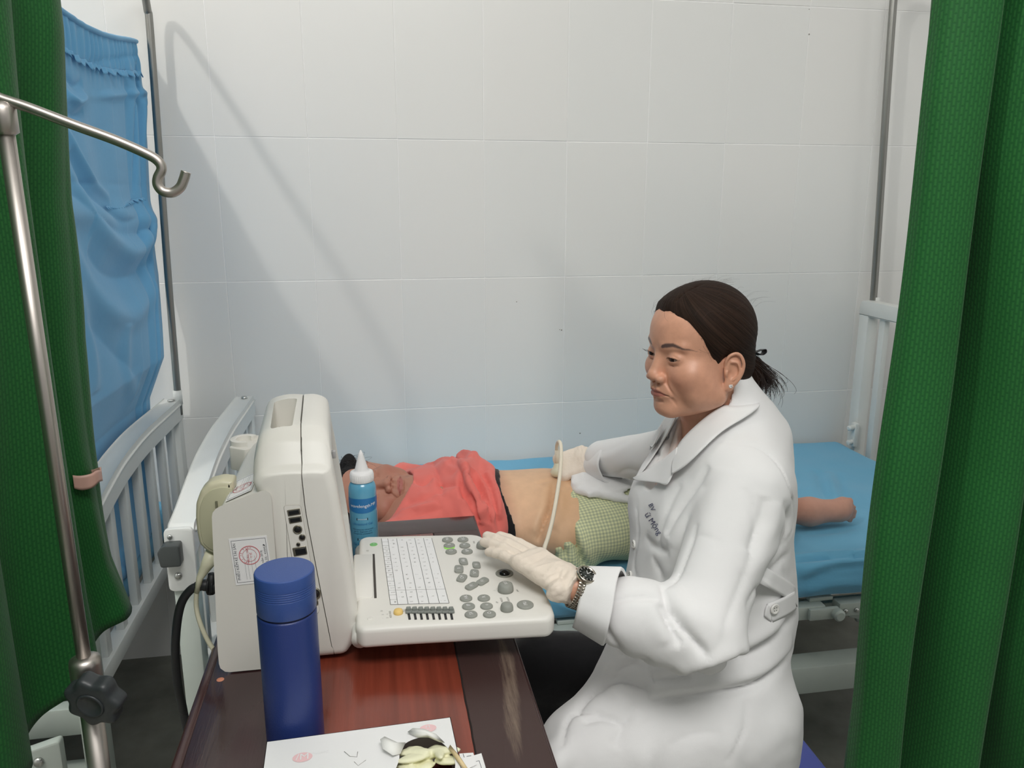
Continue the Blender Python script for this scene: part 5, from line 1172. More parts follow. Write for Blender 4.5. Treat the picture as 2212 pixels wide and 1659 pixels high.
def skirt(P):
    d = U(s_cap(P, (.56, 1.10, .53), J['KL']+A3(.002, -.008, .006), .112, .080), s_cap(P, (.58, 1.26, .53), (.49, 1.27, .53), .105, .095), .05)
    d = U(d, s_cap(P, (.47, 1.10, .635), J['KL']+A3(.03, 0, .02), .060, .050), .03); d = U(d, s_cap(P, (.415, 1.145, .685), (.345, 1.09, .575), .036, .046), .035)
    # hanging side panel over the near thigh down past the seat, wavy hem
    w = .010*np.sin(P[:, 0]*46)+.006*np.sin(P[:, 0]*91+1)
    s1 = s_box(P-np.stack([0*w, w, 0*w], 1), (.435, 1.032, .42), (.200, .022, .16), .018); d = U(d, s1, .05)
    s2 = s_box(P, (.640, 1.16, .45), (.022, .13, .15), .018); d = U(d, s2, .05)
    return d
def coat_full(P):
    d = U(torso_coat(P), skirt(P), .045)
    d = U(d, sleeve_R(P), .02); return U(d, sleeve_L(P), .005)
def wr(P): return .0016*noise3(P*A3(1, 1, 1.25), 5.5, 11, 2)+.0006*noise3(P, 17, 12, 2)
ref = mesh_sdf(coat_full, (.16, .86, .30), (.84, 1.78, 1.08), .009, .02); Bc = bvh(ref)
NK = HP.w((0, 1.0, -11.0))
def cavity(P):
    a = s_cap(P, HP.w((0, -1.3, -7.5)), A3(.545, 1.215, .985), .0545, .046)
    b = s_cap(P, A3(.53, 1.222, .985), A3(.462, 1.232, .925), .050, .014); return U(a, b, .02)
def fcoat(P):
    d = coat_full(P)-wr(P)
    return D(d, cavity(P), .006)
g = mesh_sdf(fcoat, (.16, .86, .275), (.84, 1.80, 1.09), .0046, .014)
def cpx(*v): return [(1150+x/2.185, 900+y/2.185) for x, y in v]
cr = [(cpx((615, 790), (650, 900), (720, 1010), (830, 1135)), -.016, .011), (cpx((640, 800), (700, 880), (800, 960), (900, 1010)), .006, .014), (cpx((600, 880), (650, 990), (700, 1085)), -.012, .009),
      (cpx((560, 870), (600, 980), (640, 1070)), .005, .014), (cpx((690, 930), (760, 1030), (850, 1100)), .005, .015), (cpx((330, 900), (340, 1000), (440, 1140)), -.008, .010), (cpx((360, 880), (480, 850), (610, 860)), -.005, .009),
      (cpx((780, 500), (740, 620), (680, 760), (620, 800)), -.005, .008), (cpx((900, 240), (860, 420), (810, 560)), .006, .020), (cpx((1000, 330), (1060, 520), (1020, 700), (900, 1000)), -.004, .012),
      (cpx((570, 1245), (760, 1215), (950, 1150), (1130, 1060), (1245, 930)), -.022, .016), (cpx((560, 1215), (780, 1180), (980, 1110), (1200, 960)), .018, .016), (cpx((540, 1345), (880, 1305), (1080, 1250), (1230, 1110)), -.020, .015), (cpx((540, 1310), (900, 1260), (1100, 1200), (1220, 1080)), .016, .018),
      (cpx((300, 1290), (420, 1180), (560, 1150)), -.006, .012), (cpx((200, 1400), (280, 1300), (420, 1250), (560, 1300)), -.012, .012), (cpx((230, 1440), (330, 1420), (430, 1450)), -.010, .010), (cpx((140, 1560), (160, 1440), (220, 1390), (330, 1400)), -.007, .008),
      (cpx((330, 1240), (420, 1340), (520, 1450)), .006, .012), (cpx((380, 1560), (440, 1440), (480, 1350)), -.007, .014), (cpx((640, 1560), (760, 1500), (900, 1490)), -.004, .02), (cpx((920, 1640), (1000, 1480), (1010, 1330)), -.003, .006), (cpx((1000, 1640), (1090, 1560), (1190, 1500)), .004, .02),
      (cpx((1020, 640), (1075, 520), (1100, 380)), -.006, .016), (cpx((1060, 650), (1140, 520), (1150, 400)), .005, .014), (cpx((1130, 680), (1205, 520), (1190, 400)), -.005, .012), (cpx((1010, 900), (1100, 760), (1220, 640)), -.005, .012), (cpx((1000, 760), (1130, 640), (1230, 500)), .005, .014),
      (cpx((860, 120), (1050, 140), (1170, 240), (1230, 400), (1225, 540), (1150, 640)), -.0035, .0032), (cpx((830, 230), (770, 330), (690, 450), (630, 560)), -.008, .012), (cpx((800, 330), (720, 460), (640, 600)), .006, .012), (cpx((700, 320), (640, 430), (600, 540), (590, 640)), -.004, .012),
      (cpx((530, 570), (580, 620), (645, 640)), -.006, .012), (cpx((490, 420), (500, 560), (480, 700), (500, 800)), -.0028, .004), (cpx((560, 660), (600, 740), (610, 800)), -.005, .012), (cpx((1180, 650), (1190, 780), (1170, 900)), -.002, .004), (cpx((980, 40), (900, 130), (820, 210)), .003, .01),
      (cpx((310, 200), (400, 170), (520, 100)), .004, .010), (cpx((570, 120), (620, 80), (650, 120)), -.006, .007), (cpx((560, 150), (600, 190), (560, 240)), -.005, .007), (cpx((380, 290), (450, 250), (520, 270)), -.003, .010)]
g = pxcrease(g, [(a_, b_*(.75 if b_ > 0 else 1.25), c_*(1.1 if b_ > 0 else .72)) for a_, b_, c_ in cr])
coat = add('lab_coat', g, coat_m, doc)
# folded-back cuffs
def cuff(a, b, ra, rb, nm='cuff', ov=0., sq=1.0):
    a = A3(*a); b = A3(*b); d = b-a; L = np.linalg.norm(d); d /= L; x = np.cross(d, (0, 0, 1)); x /= np.linalg.norm(x); y = np.cross(x, d); V = []; F = []; n = 48
    prof = [(ra*.90, .006), (ra*.97, .001), (ra, .0), (ra+.0012, .004), ((ra+rb)/2+.001, L*.5), (rb+.001, L-.003), (rb, L), (rb-.004, L-.001)]
    for r, h in prof:
        for k in range(n): t = 2*PI*k/n; rr = r*(1+.035*math.sin(3*t+ov)+.02*math.sin(7*t+1)); V.append(a+d*(h+.004*math.sin(2*t+ov))+x*rr*math.cos(t)+y*rr*sq*math.sin(t))
    for i in range(len(prof)-1):
        for k in range(n): j = (k+1) % n; F.append([i*n+k, (i+1)*n+k, (i+1)*n+j, i*n+j])
    return add(nm, (np.array(V), F), coat_m, coat)
cuff(at(1258, 1292, 1.158), at(1330, 1314, 1.142), .0450, .0560, ov=1.2)
cuff(at(1284, 1005, 1.845), at(1324, 1002, 1.79), .0350, .0450, ov=.4)
def strip(nm, e1, e2, o1, o2, m, parent, nu=30, nv=8, th=.0016, B=None, bulge=.0):
    a = spline(e1, 8); b = spline(e2, 8); ia = np.linspace(0, len(a)-1, nu); ib = np.linspace(0, len(b)-1, nu); B = B or Bc; V = []
    li = lambda q, t: q[int(t)]+(q[min(len(q)-1, int(t)+1)]-q[int(t)])*(t-int(t))
    for u in range(nu):
        p, q = li(a, ia[u]), li(b, ib[u])
        for v in range(nv):
            s = v/(nv-1); x, y = p+(q-p)*s; V.append(hit(B, x, y, o1+(o2-o1)*s+bulge*math.sin(PI*s)))
    V = np.array(V).reshape(nu, nv, 3)
    for it in range(9):       # relax onto an even cloth
        W = V.copy(); W[1:-1, 1:-1] = (V[:-2, 1:-1]+V[2:, 1:-1]+V[1:-1, :-2]+V[1:-1, 2:])/4; W[1:-1, 0] = (V[:-2, 0]+V[2:, 0]+2*V[1:-1, 0])/4; W[1:-1, -1] = (V[:-2, -1]+V[2:, -1]+2*V[1:-1, -1])/4; V = W
    V = V.reshape(-1, 3); F = [[i*nv+j, i*nv+j+1, (i+1)*nv+j+1, (i+1)*nv+j] for i in range(nu-1) for j in range(nv-1)]
    n = np.cross(V[F[0][2]]-V[F[0][0]], V[F[0][3]]-V[F[0][1]])
    N_ = vnormals(V, F)
    if (N_.mean(0))@(CO-V.mean(0)) < 0: F = [q[::-1] for q in F]
    V, F = solid(V, F, th); return add(nm, (V, F), m, parent)
strip('collar', [(1606, 850), (1572, 868), (1546, 890), (1506, 932), (1474, 970), (1463, 1012)], [(1626, 856), (1630, 884), (1600, 918), (1558, 951), (1504, 1006), (1466, 1030)], .012, .015, coat_m, coat, 44, 10)
strip('lapel', [(1476, 972), (1442, 1000), (1408, 1022), (1379, 1039)], [(1469, 1016), (1452, 1052), (1430, 1048), (1381, 1042)], .013, .011, coat_m, coat, 30, 10)
strip('far_lapel', [(1470, 900), (1454, 932), (1430, 970), (1406, 1006), (1381, 1037)], [(1464, 900), (1446, 926), (1416, 966), (1396, 1000), (1379, 1033)], .007, .006, coat_m, coat, 30, 6)
strip('far_collar_flap', [(1446, 928), (1436, 955), (1424, 975)], [(1437, 930), (1424, 958), (1418, 968)], .016, .014, coat_m, coat, 14, 5)
strip('belt_tab', [(1654, 1302), (1680, 1292), (1706, 1279), (1727, 1262)], [(1664, 1341), (1688, 1330), (1710, 1317), (1727, 1300)], .006, .006, coat_m, coat, 24, 8, .003)
strip('belt_tab_point', [(1648, 1328), (1650, 1308), (1656, 1303)], [(1661, 1340), (1662, 1325), (1664, 1312)], .006, .006, coat_m, coat, 8, 6, .003)
but = mat('button_white', (205, 204, 200), .3, k=.7)
def nrm_at(B, x, y):
    p, n, i, d = B.ray_cast(Vector(CO), Vector(ray(x, y)).normalized())
    if n is None: return -ray(x, y)/np.linalg.norm(ray(x, y))
    n = np.array(n); return n if n@ray(x, y) < 0 else -n
def button(x, y, r, off=.008, parent=coat):
    p = hit(Bc, x, y, off); n = nrm_at(Bc, x, y); b = add('button', lathe([(r, -.001), (r, .001), (r*.9, .0022), (r*.72, .0018), (r*.6, .0012), (.0003, .0012)], p, 24, n), but, parent)
    t1 = np.cross(n, (0, 0, 1)); t1 /= np.linalg.norm(t1); t2 = np.cross(n, t1)
    add('button_holes', join(*[lathe([(.0009, 0), (.0008, .0002)], p+n*.0013+t1*a*.0022+t2*b_*.0022, 8, n) for a in (-1, 1) for b_ in (-1, 1)]), seam_m, coat)
button(1665, 1311, .0085, .0092); button(1364, 1243, .0078, .003); button(1372, 1176, .0078, .003)
# embroidered name
blue_ink = mat('navy_embroidery', (52, 56, 88), .7)
def onto(g, px, ang, sc, B, off=.0012):
    """lays lettering on a surface; px centre, ang in the picture plane, size in metres"""
    V = []; mpp = None; c = hit(B, *px); dpx = 1/(FPX/np.linalg.norm(c-CO))
    for x, y, _ in g[0]:
        X = (x*math.cos(ang)+y*math.sin(ang))/dpx; Y = (x*math.sin(ang)-y*math.cos(ang))/dpx; V.append(hit(B, px[0]+X, px[1]+Y, off))
    return np.array(V), g[1]
gc_ = (g[0], g[1]); Bcoat = bvh(gc_)
add('lettering', join(onto(text('BV', .0115), (1409, 1096), 1.12, 1, Bcoat), onto(text('ữ Mộng', .0135), (1412, 1131), .98, 1, Bcoat)), blue_ink, coat)
# blouse under the coat
def fbl(P):
    d = s_ell(P, (.583, 1.215, .865), (.100, .150, .175)); d = U(d, s_ell(P, (.520, 1.215, .865), (.055, .10, .07)), .05); d = U(d, s_cap(P, J['SL']+A3(0, .04, -.01), J['SR']-A3(0, .04, .01), .050), .05)
    d = U(d, s_cap(P, (.605, 1.24, .98), HP.w((0, -2.6, -10.2)), .078, .060), .04)
    v = s_cap(P, HP.w((0, .5, -8.0)), A3(.53, 1.19, .985), .058, .040); v = U(v, s_cap(P, A3(.53, 1.212, .985), A3(.468, 1.215, .935), .036, .004), .02)
    return D(d-.001*noise3(P, 18, 4), v, .004)
gbl = mesh_sdf(fbl, (.40, 1.02, .72), (.76, 1.42, 1.09), .0062, .014)
bl = add('blouse', gbl, pinkb_m, doc)
Bb = bvh(gbl); Bbody = bvh(allg)
strip('blouse_collar', [(1548, 890), (1530, 905), (1512, 925), (1497, 950)], [(1566, 884), (1552, 905), (1530, 930), (1505, 960)], .004, .005, pinkb_m, bl, 20, 6, .002, bvh(join(gbl, allg)))
for x, y in ((1477, 962), (1440, 976), (1420, 1012)): add('snap_button', lathe([(.0035, 0), (.0035, .001), (.002, .0016), (.0005, .0012)], hit(Bb, x, y, .001), 12, nrm_at(Bb, x, y)), mat('copper_snap', (176, 120, 100), .3, .6), bl)
# trousers
def ftr(P):
    d = s_ell(P, J['pelvis'], (.11, .14, .11))
    for s in 'LR': d = U(d, s_cap(P, J['H'+s], J['K'+s], .076, .062), .03); d = U(d, s_cap(P, J['K'+s], J['A'+s]+A3(0, 0, .06), .062, .055), .02)
    return d-.003*noise3(P, 9, 5)
add('trousers', mesh_sdf(ftr, (.12, .95, .06), (.82, 1.5, .70), .010, .02), blackt_m, doc)
for s in 'LR': add('shoe', mesh_sdf(lambda P: np.maximum(U(s_ell(P, J['A'+s]+A3(-.09, 0, -.05), (.13, .045, .035)), s_cap(P, J['A'+s]+A3(0, 0, -.05), J['A'+s]+A3(0, 0, -.01), .042, .04), .02), .004-P[:, 2]), J['A'+s]-A3(.25, .08, .09), J['A'+s]+A3(.07, .08, .06), .006, .02), mat('black_shoe', (28, 27, 27), .4), doc)
# gloves
def glove(H_, wl, seed, cut=-.034, extra=None):
    def f(P):
        d, Q = hand_sdf(P, grow=.0008, **H_)
        x = Q[:, 0]; n = noise3(P, 26, seed, 2)
        d = d-.0011*n*np.clip((.075-x)/.05, .25, 1)-.0013*np.sin(x*620+5*np.sin(Q[:, 1]*60)+3*noise3(P, 14, seed+1))*np.clip((.03-x)/.05, 0, 1)
        fl_ = np.clip((-.012-x)/.02, 0, 1); d = d-.0045*fl_
        d = np.maximum(d, cut-x)
        return d if extra is None else U(d, s_ell(P, *extra)-.0016*noise3(P, 40, 6), .010)
    O = A3(*H_['O']); return mesh_sdf(f, O-.26, O+.26, .0021, .008)
gl = glove(LH, J['WL'], 3, -.030, (at(1205, 1278, 1.128), (.017, .012, .017)))
gl = pxcrease(gl, [([(1152, 1178), (1118, 1196), (1096, 1190)], -.0018, .003), ([(1200, 1175), (1165, 1195), (1120, 1212)], .0016, .0025), ([(1188, 1196), (1150, 1215), (1125, 1222)], -.0018, .0028), ([(1215, 1212), (1172, 1222), (1140, 1236)], .0018, .0026), ([(1222, 1225), (1190, 1240), (1160, 1248)], -.0018, .0025), ([(1228, 1240), (1200, 1262), (1188, 1275)], .002, .003), ([(1110, 1150), (1140, 1160), (1170, 1155)], -.001, .003), ([(1070, 1150), (1100, 1158), (1120, 1165)], -.0016, .0025)])
add('glove', gl, glove_m, doc, label='cream latex glove on the hand over the keyboard')
gr = glove(RH, J['WR'], 8, -.02); add('glove', gr, glove_m, doc, label='cream latex glove on the hand holding the probe')
# loose glove cuff hanging beside the watch
wf = A3(*LH['fwd']); wf /= np.linalg.norm(wf)
# wristwatch
wm = mat('watch_steel', (176, 170, 158), .22, 1, k=.9); wdark = mat('watch_steel_dark', (96, 92, 84), .3, 1, k=.9)
ax_ = (J['EL']-J['WL']); ax_ /= np.linalg.norm(ax_); wc = J['WL']+ax_*.006+A3(.0, 0, -.001)
nx = np.cross(ax_, (0, 0, 1)); nx /= np.linalg.norm(nx); nz_ = np.cross(nx, ax_)
if nz_[2] < 0: nz_ = -nz_
wt = add('watch_bracelet', tube([wc+(nx*math.cos(t)+nz_*.88*math.sin(t))*.0305 for t in np.linspace(0, 2*PI, 49)], .0016, 6, False), wdark, doc)
def link(t, w0, r=.0320):
    c = wc+(nx*math.cos(t)+nz_*.88*math.sin(t))*r+ax_*w0; tn = -nx*math.sin(t)+nz_*math.cos(t); tn /= np.linalg.norm(tn); return c, tn
lk = [];
me0 = None
for i in range(40):
    t = 2*PI*i/40
    if .95 < t < 2.25: continue
    for j, w0 in enumerate((-.0062, 0, .0062)):
        c, tn = link(t+(.08 if j == 1 else 0), w0); o_n = np.cross(tn, ax_); o_n /= np.linalg.norm(o_n); hw = .0027 if j == 1 else .0030
        B_ = box(-hw, -.0019, -.0011, hw, .0019, .0011, .0006, 1); lk.append((B_[0]@np.stack([ax_, tn, o_n])+c, B_[1]))
add('bracelet_links', join(*lk), wm, wt)
wn = nz_*.80+nx*(-.28 if nx[1] > 0 else .28); wn /= np.linalg.norm(wn); fc_ = wc+wn*.0300
wcs = add('watch_case', lathe([(.0140, -.004), (.0155, -.002), (.0158, .002), (.0146, .0042), (.0132, .0042), (.0126, .003)], fc_, 36, wn), wm, doc)
add('watch_face', lathe([(.0130, .0030), (.0002, .0033)], fc_, 36, wn), mat('watch_black_dial', (40, 44, 42), .12), wcs)
t1 = np.cross(wn, ax_); t1 /= np.linalg.norm(t1)
add('watch_markers', join(*[beam(fc_+wn*.0036+(ax_*math.cos(a)+t1*math.sin(a))*.0095, fc_+wn*.0036+(ax_*math.cos(a)+t1*math.sin(a))*.0118, .0007, .0003, .0001, wn) for a in np.linspace(0, 2*PI, 13)[:-1]], beam(fc_+wn*.0038, fc_+wn*.0038+(ax_*.7+t1*.7)*.008, .0008, .0003, .0001, wn), beam(fc_+wn*.0038, fc_+wn*.0038+(-ax_*.2+t1*.98)*.006, .0009, .0003, .0001, wn)), mat('marker_white', (215, 214, 205), .3), wcs)

# ---------------------------------------------------------------- stool
st = thing('plastic_stool', 'blue plastic stool under the seated person', 'stool', (.61, 1.15, 0))
sb = mat('blue_stool_plastic', (70, 82, 160), .38, k=.72)
def sring(u, v): return 0
x0, x1, y0, y1 = .46, .755, 1.005, 1.28
add('seat', prism(rrect(x0, y0, x1, y1, .04, 6), .405, .43, .008, 3), sb, st, auto=50)
V = []; F = []; n = 40; P0_ = roundpoly([(x0, y0), (x1, y0), (x1, y1), (x0, y1)], .035, 4); P1_ = (P0_-P0_.mean(0))*1.07+P0_.mean(0); n = len(P0_)
V = np.concatenate([np.c_[P0_, np.full(n, .415)], np.c_[P1_, np.full(n, .345)]]); F = [[i, i+n, (i+1) % n+n, (i+1) % n] for i in range(n)]; V, F = solid(V, F, .003); add('skirt_rim', (V, F), sb, st)
for sx in (0, 1):
    for sy in (0, 1):
        a = A3(x0+.02+sx*(x1-x0-.04), y0+.02+sy*(y1-y0-.04), .40); b = a+A3((sx-.5)*.09, (sy-.5)*.09, -.395); add('leg', beam(a, b, .035, .022, .004, (1, 0, 0)), sb, st, auto=40)
# ================================================================ the patient
pat = thing('person', 'person lying on the bed with a coral shirt pulled up and green checked trousers', 'person', (.3, 1.74, .6))
PP = Pose((-.0225, 1.765, .708), (.0411, -.631, .7747), (-.9968, .0275, .0753))
psk = C(156, 112, 95, .70)[:3]; pbelly = C(194, 160, 130, .66)[:3]
def fph(P):
    d = head_sdf(P, plump=.45, closed=True); d = U(d, s_cap(P, (0, -2, -5.5), PP.l((.075, 1.745, .690)), 5.2, 5.8), 1.6); d = U(d, s_ell(P, (0, 4.6, -9.4), (4.4, 3.8, 2.6)), 1.6); d = U(d, s_ell(P, (-4.6, 2.5, -6.5), (3.2, 3.6, 4.0)), 1.5)
    return np.maximum(d, -(P[:, 2]+15))
gp_h = mesh_sdf(fph, (-9.4, -10.5, -16), (9.4, 11, 12.2), .19, .6)
pc1 = skin_cols(gp_h[0], psk, C(150, 92, 84, .7)[:3], C(70, 54, 50, .8)[:3], .5)
def foot(P):
    y = 1.685
    d = s_ell(P, onY(1750, 1106, y), (.040, .026, .030)); d = U(d, s_cap(P, onY(1752, 1106, y), onY(1812, 1103, y), .030, .029), .02); d = U(d, s_ell(P, onY(1822, 1096, y), (.020, .024, .027)), .012)
    d = D(d, s_ell(P, onY(1788, 1142, y-.02), (.03, .02, .008)), .012)
    for x, yy, r in ((1833, 1083, .0115), (1841, 1095, .0085), (1844, 1105, .0078), (1842, 1115, .0074), (1836, 1124, .0068)):
        d = U(d, s_cap(P, onY(x-14, yy+(1104-yy)*.25, y), onY(x+2, yy, y-.002), r*.95, r*.88), .002)
    d = U(d, s_cap(P, onY(1745, 1104, y), A3(.90, 1.665, .665), .030, .036), .02)
    return d
def fpb(P):
    d = s_ell(P, (.17, 1.735, .682), (.19, .165, .098)); d = U(d, s_ell(P, (.385, 1.715, .678), (.15, .172, .092)), .06); d = U(d, s_ell(P, (.53, 1.71, .675), (.12, .168, .088)), .05)
    d = U(d, s_cap(P, (.06, 1.755, .69), (-.005, 1.765, .69), .055, .050), .03)
    d = U(d, s_cap(P, (.07, 1.90, .690), (-.055, 1.985, .700), .048, .040), .03); d = U(d, s_cap(P, (-.055, 1.985, .700), (-.20, 1.86, .650), .036, .028), .015); d = U(d, s_ell(P, (-.22, 1.82, .645), (.05, .04, .02)), .02)
    d = U(d, s_cap(P, (.07, 1.58, .680), (-.10, 1.565, .665), .045, .038), .03); d = U(d, s_cap(P, (-.10, 1.565, .665), (-.21, 1.68, .640), .036, .028), .015); d = U(d, s_ell(P, (-.225, 1.72, .635), (.04, .05, .02)), .02)
    d = U(d, s_cap(P, (.56, 1.63, .675), (.84, 1.60, .700), .082, .058), .03); d = U(d, s_cap(P, (.84, 1.60, .700), (.92, 1.66, .665), .055, .042), .02)
    d = U(d, s_cap(P, (.56, 1.80, .675), (.80, 1.86, .700), .080, .058), .03); d = U(d, s_cap(P, (.80, 1.86, .700), (.93, 1.80, .655), .052, .036), .02); d = U(d, s_cap(P, (.93, 1.80, .655), (.98, 1.78, .645), .03, .026), .02)
    d = D(d, s_ell(P, (.425, 1.735, .775), (.010, .007, .010)), .012)
    return U(d, foot(P), .006)
gpb = mesh_sdf(fpb, (-.30, 1.48, .575), (1.20, 2.06, .83), .0058, .014)
gpb = pxcrease(gpb, [([(1196, 1040), (1190, 1090), (1174, 1130), (1160, 1172)], -.020, .007), ([(1210, 1060), (1208, 1100), (1192, 1140)], .007, .012), ([(1176, 1050), (1170, 1100), (1150, 1150)], .005, .014), ([(1160, 1046), (1178, 1038), (1192, 1036)], -.005, .006), ([(1100, 1020), (1120, 1080), (1125, 1150)], -.0015, .01)])
cbp = np.tile(np.array(psk), (len(gpb[0]), 1)); X_ = gpb[0][:, 0]; w = np.clip((X_-.25)/.05, 0, 1)*np.clip((.60-X_)/.05, 0, 1); cbp = cbp*(1-w[:, None])+np.array(pbelly)*w[:, None]
w = np.exp(-((X_-.40)/.05)**2-((gpb[0][:, 1]-1.62)/.08)**2)*.35; cbp = cbp*(1-w[:, None])+np.array(C(176, 134, 90, .7)[:3])*w[:, None]
w = np.clip((X_-1.0)/.05, 0, 1)*.8; cbp = cbp*(1-w[:, None])+np.array(C(178, 136, 120, .7)[:3])*w[:, None]
add('body', join((PP.w(gp_h[0]), gp_h[1]), gpb), mat('skin_patient', attr=True, rough=.5, bump=(300, .03), var=(40, .06), spec=.35), pat, col=np.concatenate([pc1, cbp]))
eyes(pat, PP.O, PP.M)
def fphair(P):
    ax = np.abs(P[:, 0]); t = P[:, 2]-np.interp(P[:, 1], [-9, -5, -1, 1.8, 3.1, 5.4, 7.3, 9], [-6, -5, -2.5, -1, .8, 4.6, 6.6, 7.4]); th = np.clip(t/1.4, -1, 1)*.8
    d = s_ell(P, (0, -.2, 3.4), (7.25, 8.35, 7.7)); d = U(d, s_ell(P, (0, 3.0, 3.2), (6.4, 6.0, 6.3)), 1.5)
    d = d-th-.05*np.sin(np.arctan2(P[:, 0], P[:, 2])*40); d = U(d, s_ell(P, (2.5, -4, 9), (6, 4, 5)), 2.0)
    hb = PP.l(onY(752, 1016, 1.82)); return U(np.maximum(d, -t*.8-.3), s_ell(P, hb, (4.5, 2.4, 2.2)), 1.5)
gph = mesh_sdf(fphair, (-9, -9.4, -8), (12, 13, 15), .26, .6); Pl = gph[0]; bh = bpy.data.materials.new('black_hair'); bh.use_nodes = True; mk_hair(bh, (.004, .004, .0045, 1), (.022, .020, .020, 1))
ph = add('hair', (PP.w(Pl), gph[1]), bh, pat, col=np.stack([np.arctan2(Pl[:, 0], Pl[:, 1])*1.5, Pl[:, 2]*.08, Pl[:, 1]*.05], 1))
fs = []
for i in range(60):
    r_ = np.random.RandomState(i); p = onY(r_.uniform(735, 770), r_.uniform(1002, 1010), 1.82); q = p+A3(r_.uniform(-.03, .04), r_.uniform(-.03, .03), r_.uniform(.0, .022)); fs.append(tube(spline([p-A3(0, 0, .02), p, (p+q)/2+A3(0, 0, .008), q, q+A3(r_.uniform(-.02, .02), 0, -.008)], 4), .00022, 4))
add('loose_strands', join(*fs), mat('hair_strand_black', (34, 34, 36), .5), ph, kind='stuff')
# shirt
coral_m = cloth_mat('coral_jersey', (204, 106, 98), k=.72, sc=1200, st=.12, fine=55, sheen=.2)
def hemx(P): return .262+.10*(1.72-P[:, 1])+.012*np.sin(P[:, 1]*22)
def fsh(P):
    d = s_ell(P, (.165, 1.735, .684), (.20, .178, .108)); d = U(d, s_cap(P, (.075, 1.885, .695), (.010, 1.935, .700), .060, .058), .03); d = U(d, s_cap(P, (.075, 1.59, .685), (.0, 1.57, .68), .058, .054), .03)
    hx = hemx(P); r = P[:, 0]
    # the shirt is bunched towards its hem: three soft rolls
    for o, a, w in ((-.018, .016, .018), (-.055, .022, .016), (-.095, .013, .016)): d = d-a*np.exp(-((r-hx-o-.012*np.sin(P[:, 1]*17+o*90))/w)**2)*np.clip((P[:, 2]-.62)/.08, .3, 1)
    d = d-.0045*noise3(P*A3(1.6, .7, 1), 9, 21, 2)
    d = np.maximum(d, r-hx)
    cut = s_ell(P, PP.O+A3(.004, -.02, .008), (.108, .118, .115))
    d = D(d, cut, .006)
    d = np.maximum(d, .004-(P[:, 0]+.035)+.55*np.clip(P[:, 1]-1.78, 0, .2))
    return d
gs_ = mesh_sdf(fsh, (-.08, 1.48, .585), (.36, 2.04, .86), .0046, .02)
spx = lambda *v: [(720+x/3.814, 940+y/3.814) for x, y in v]
gs_ = pxcrease(gs_, [(a_, b_*1.35, c_) for a_, b_, c_ in [(spx((810, 210), (850, 290), (880, 380), (900, 520)), -.009, .007), (spx((980, 180), (1040, 280), (1060, 420), (1110, 560), (1150, 680)), -.012, .006), (spx((1020, 160), (1085, 260), (1110, 380), (1170, 500), (1220, 640), (1230, 740)), .009, .007), (spx((1100, 330), (1160, 370), (1220, 460), (1240, 560)), -.012, .006), (spx((1140, 480), (1190, 600), (1220, 720)), -.012, .005),
    (spx((1080, 240), (1180, 330), (1270, 450), (1310, 600), (1310, 720)), .008, .007), (spx((1230, 330), (1300, 480), (1340, 640)), -.009, .006), (spx((540, 640), (720, 600), (860, 560)), .006, .009), (spx((490, 690), (700, 660), (900, 600)), -.005, .009), (spx((860, 390), (940, 410), (1050, 400)), -.005, .007), (spx((640, 360), (740, 400), (820, 330)), -.006, .008),
    (spx((900, 200), (930, 260), (1000, 300)), .006, .01), (spx((1180, 560), (1210, 640), (1215, 730)), .007, .005), (spx((1120, 180), (1200, 140), (1280, 180)), .006, .01), (spx((700, 480), (850, 500), (1000, 470)), .004, .012), (spx((1260, 300), (1330, 420), (1365, 560), (1370, 700)), .007, .006), (spx((1060, 520), (1120, 620), (1170, 740)), .007, .006), (spx((1270, 560), (1290, 650), (1290, 730)), -.010, .005), (spx((940, 160), (1010, 220), (1060, 300)), .007, .007), (spx((600, 560), (760, 520), (900, 460)), -.005, .010)]])
add('shirt', gs_, coral_m, pat)
def fband(P):
    d = fpb(P)-.004; return np.maximum(np.maximum(d, P[:, 0]-hemx(P)-.012), hemx(P)-.012-P[:, 0])
add('dark_waistband', mesh_sdf(fband, (.24, 1.5, .60), (.34, 1.93, .82), .005, .012), blackt_m, pat)
# trousers in small green checks
ck = bpy.data.materials.new('green_checked_cotton'); ck.use_nodes = True
def mk_check(m, pu=.0068):
    nt = m.node_tree; N = nt.nodes; L = nt.links; b = N['Principled BSDF']; uv = N.new('ShaderNodeUVMap'); sp = N.new('ShaderNodeSeparateXYZ'); L.new(uv.outputs[0], sp.inputs[0]); w = []
    for k in (0, 1):
        a = N.new('ShaderNodeMath'); a.operation = 'MULTIPLY'; a.inputs[1].default_value = 2*PI/pu; L.new(sp.outputs[k], a.inputs[0]); s = N.new('ShaderNodeMath'); s.operation = 'SINE'; L.new(a.outputs[0], s.inputs[0])
        r = N.new('ShaderNodeMapRange'); r.inputs[1].default_value = -.25; r.inputs[2].default_value = .25; L.new(s.outputs[0], r.inputs[0]); w.append(r.outputs[0])
    m1 = N.new('ShaderNodeMath'); m1.operation = 'MULTIPLY_ADD'; m1.inputs[1].default_value = .5; m1.inputs[2].default_value = 0; L.new(w[0], m1.inputs[0])
    m2 = N.new('ShaderNodeMath'); m2.operation = 'MULTIPLY_ADD'; m2.inputs[1].default_value = .5; L.new(w[1], m2.inputs[0]); L.new(m1.outputs[0], m2.inputs[2])
    r = N.new('ShaderNodeValToRGB'); e = r.color_ramp.elements; e[0].color = C(196, 198, 160, .72); e[1].color = C(152, 160, 134, .72); q = e.new(.5); q.color = C(174, 179, 146, .72); L.new(m2.outputs[0], r.inputs[0]); L.new(r.outputs[0], b.inputs['Base Color']); b.inputs['Roughness'].default_value = .9; b.inputs['Specular IOR Level'].default_value = .15
mk_check(ck)
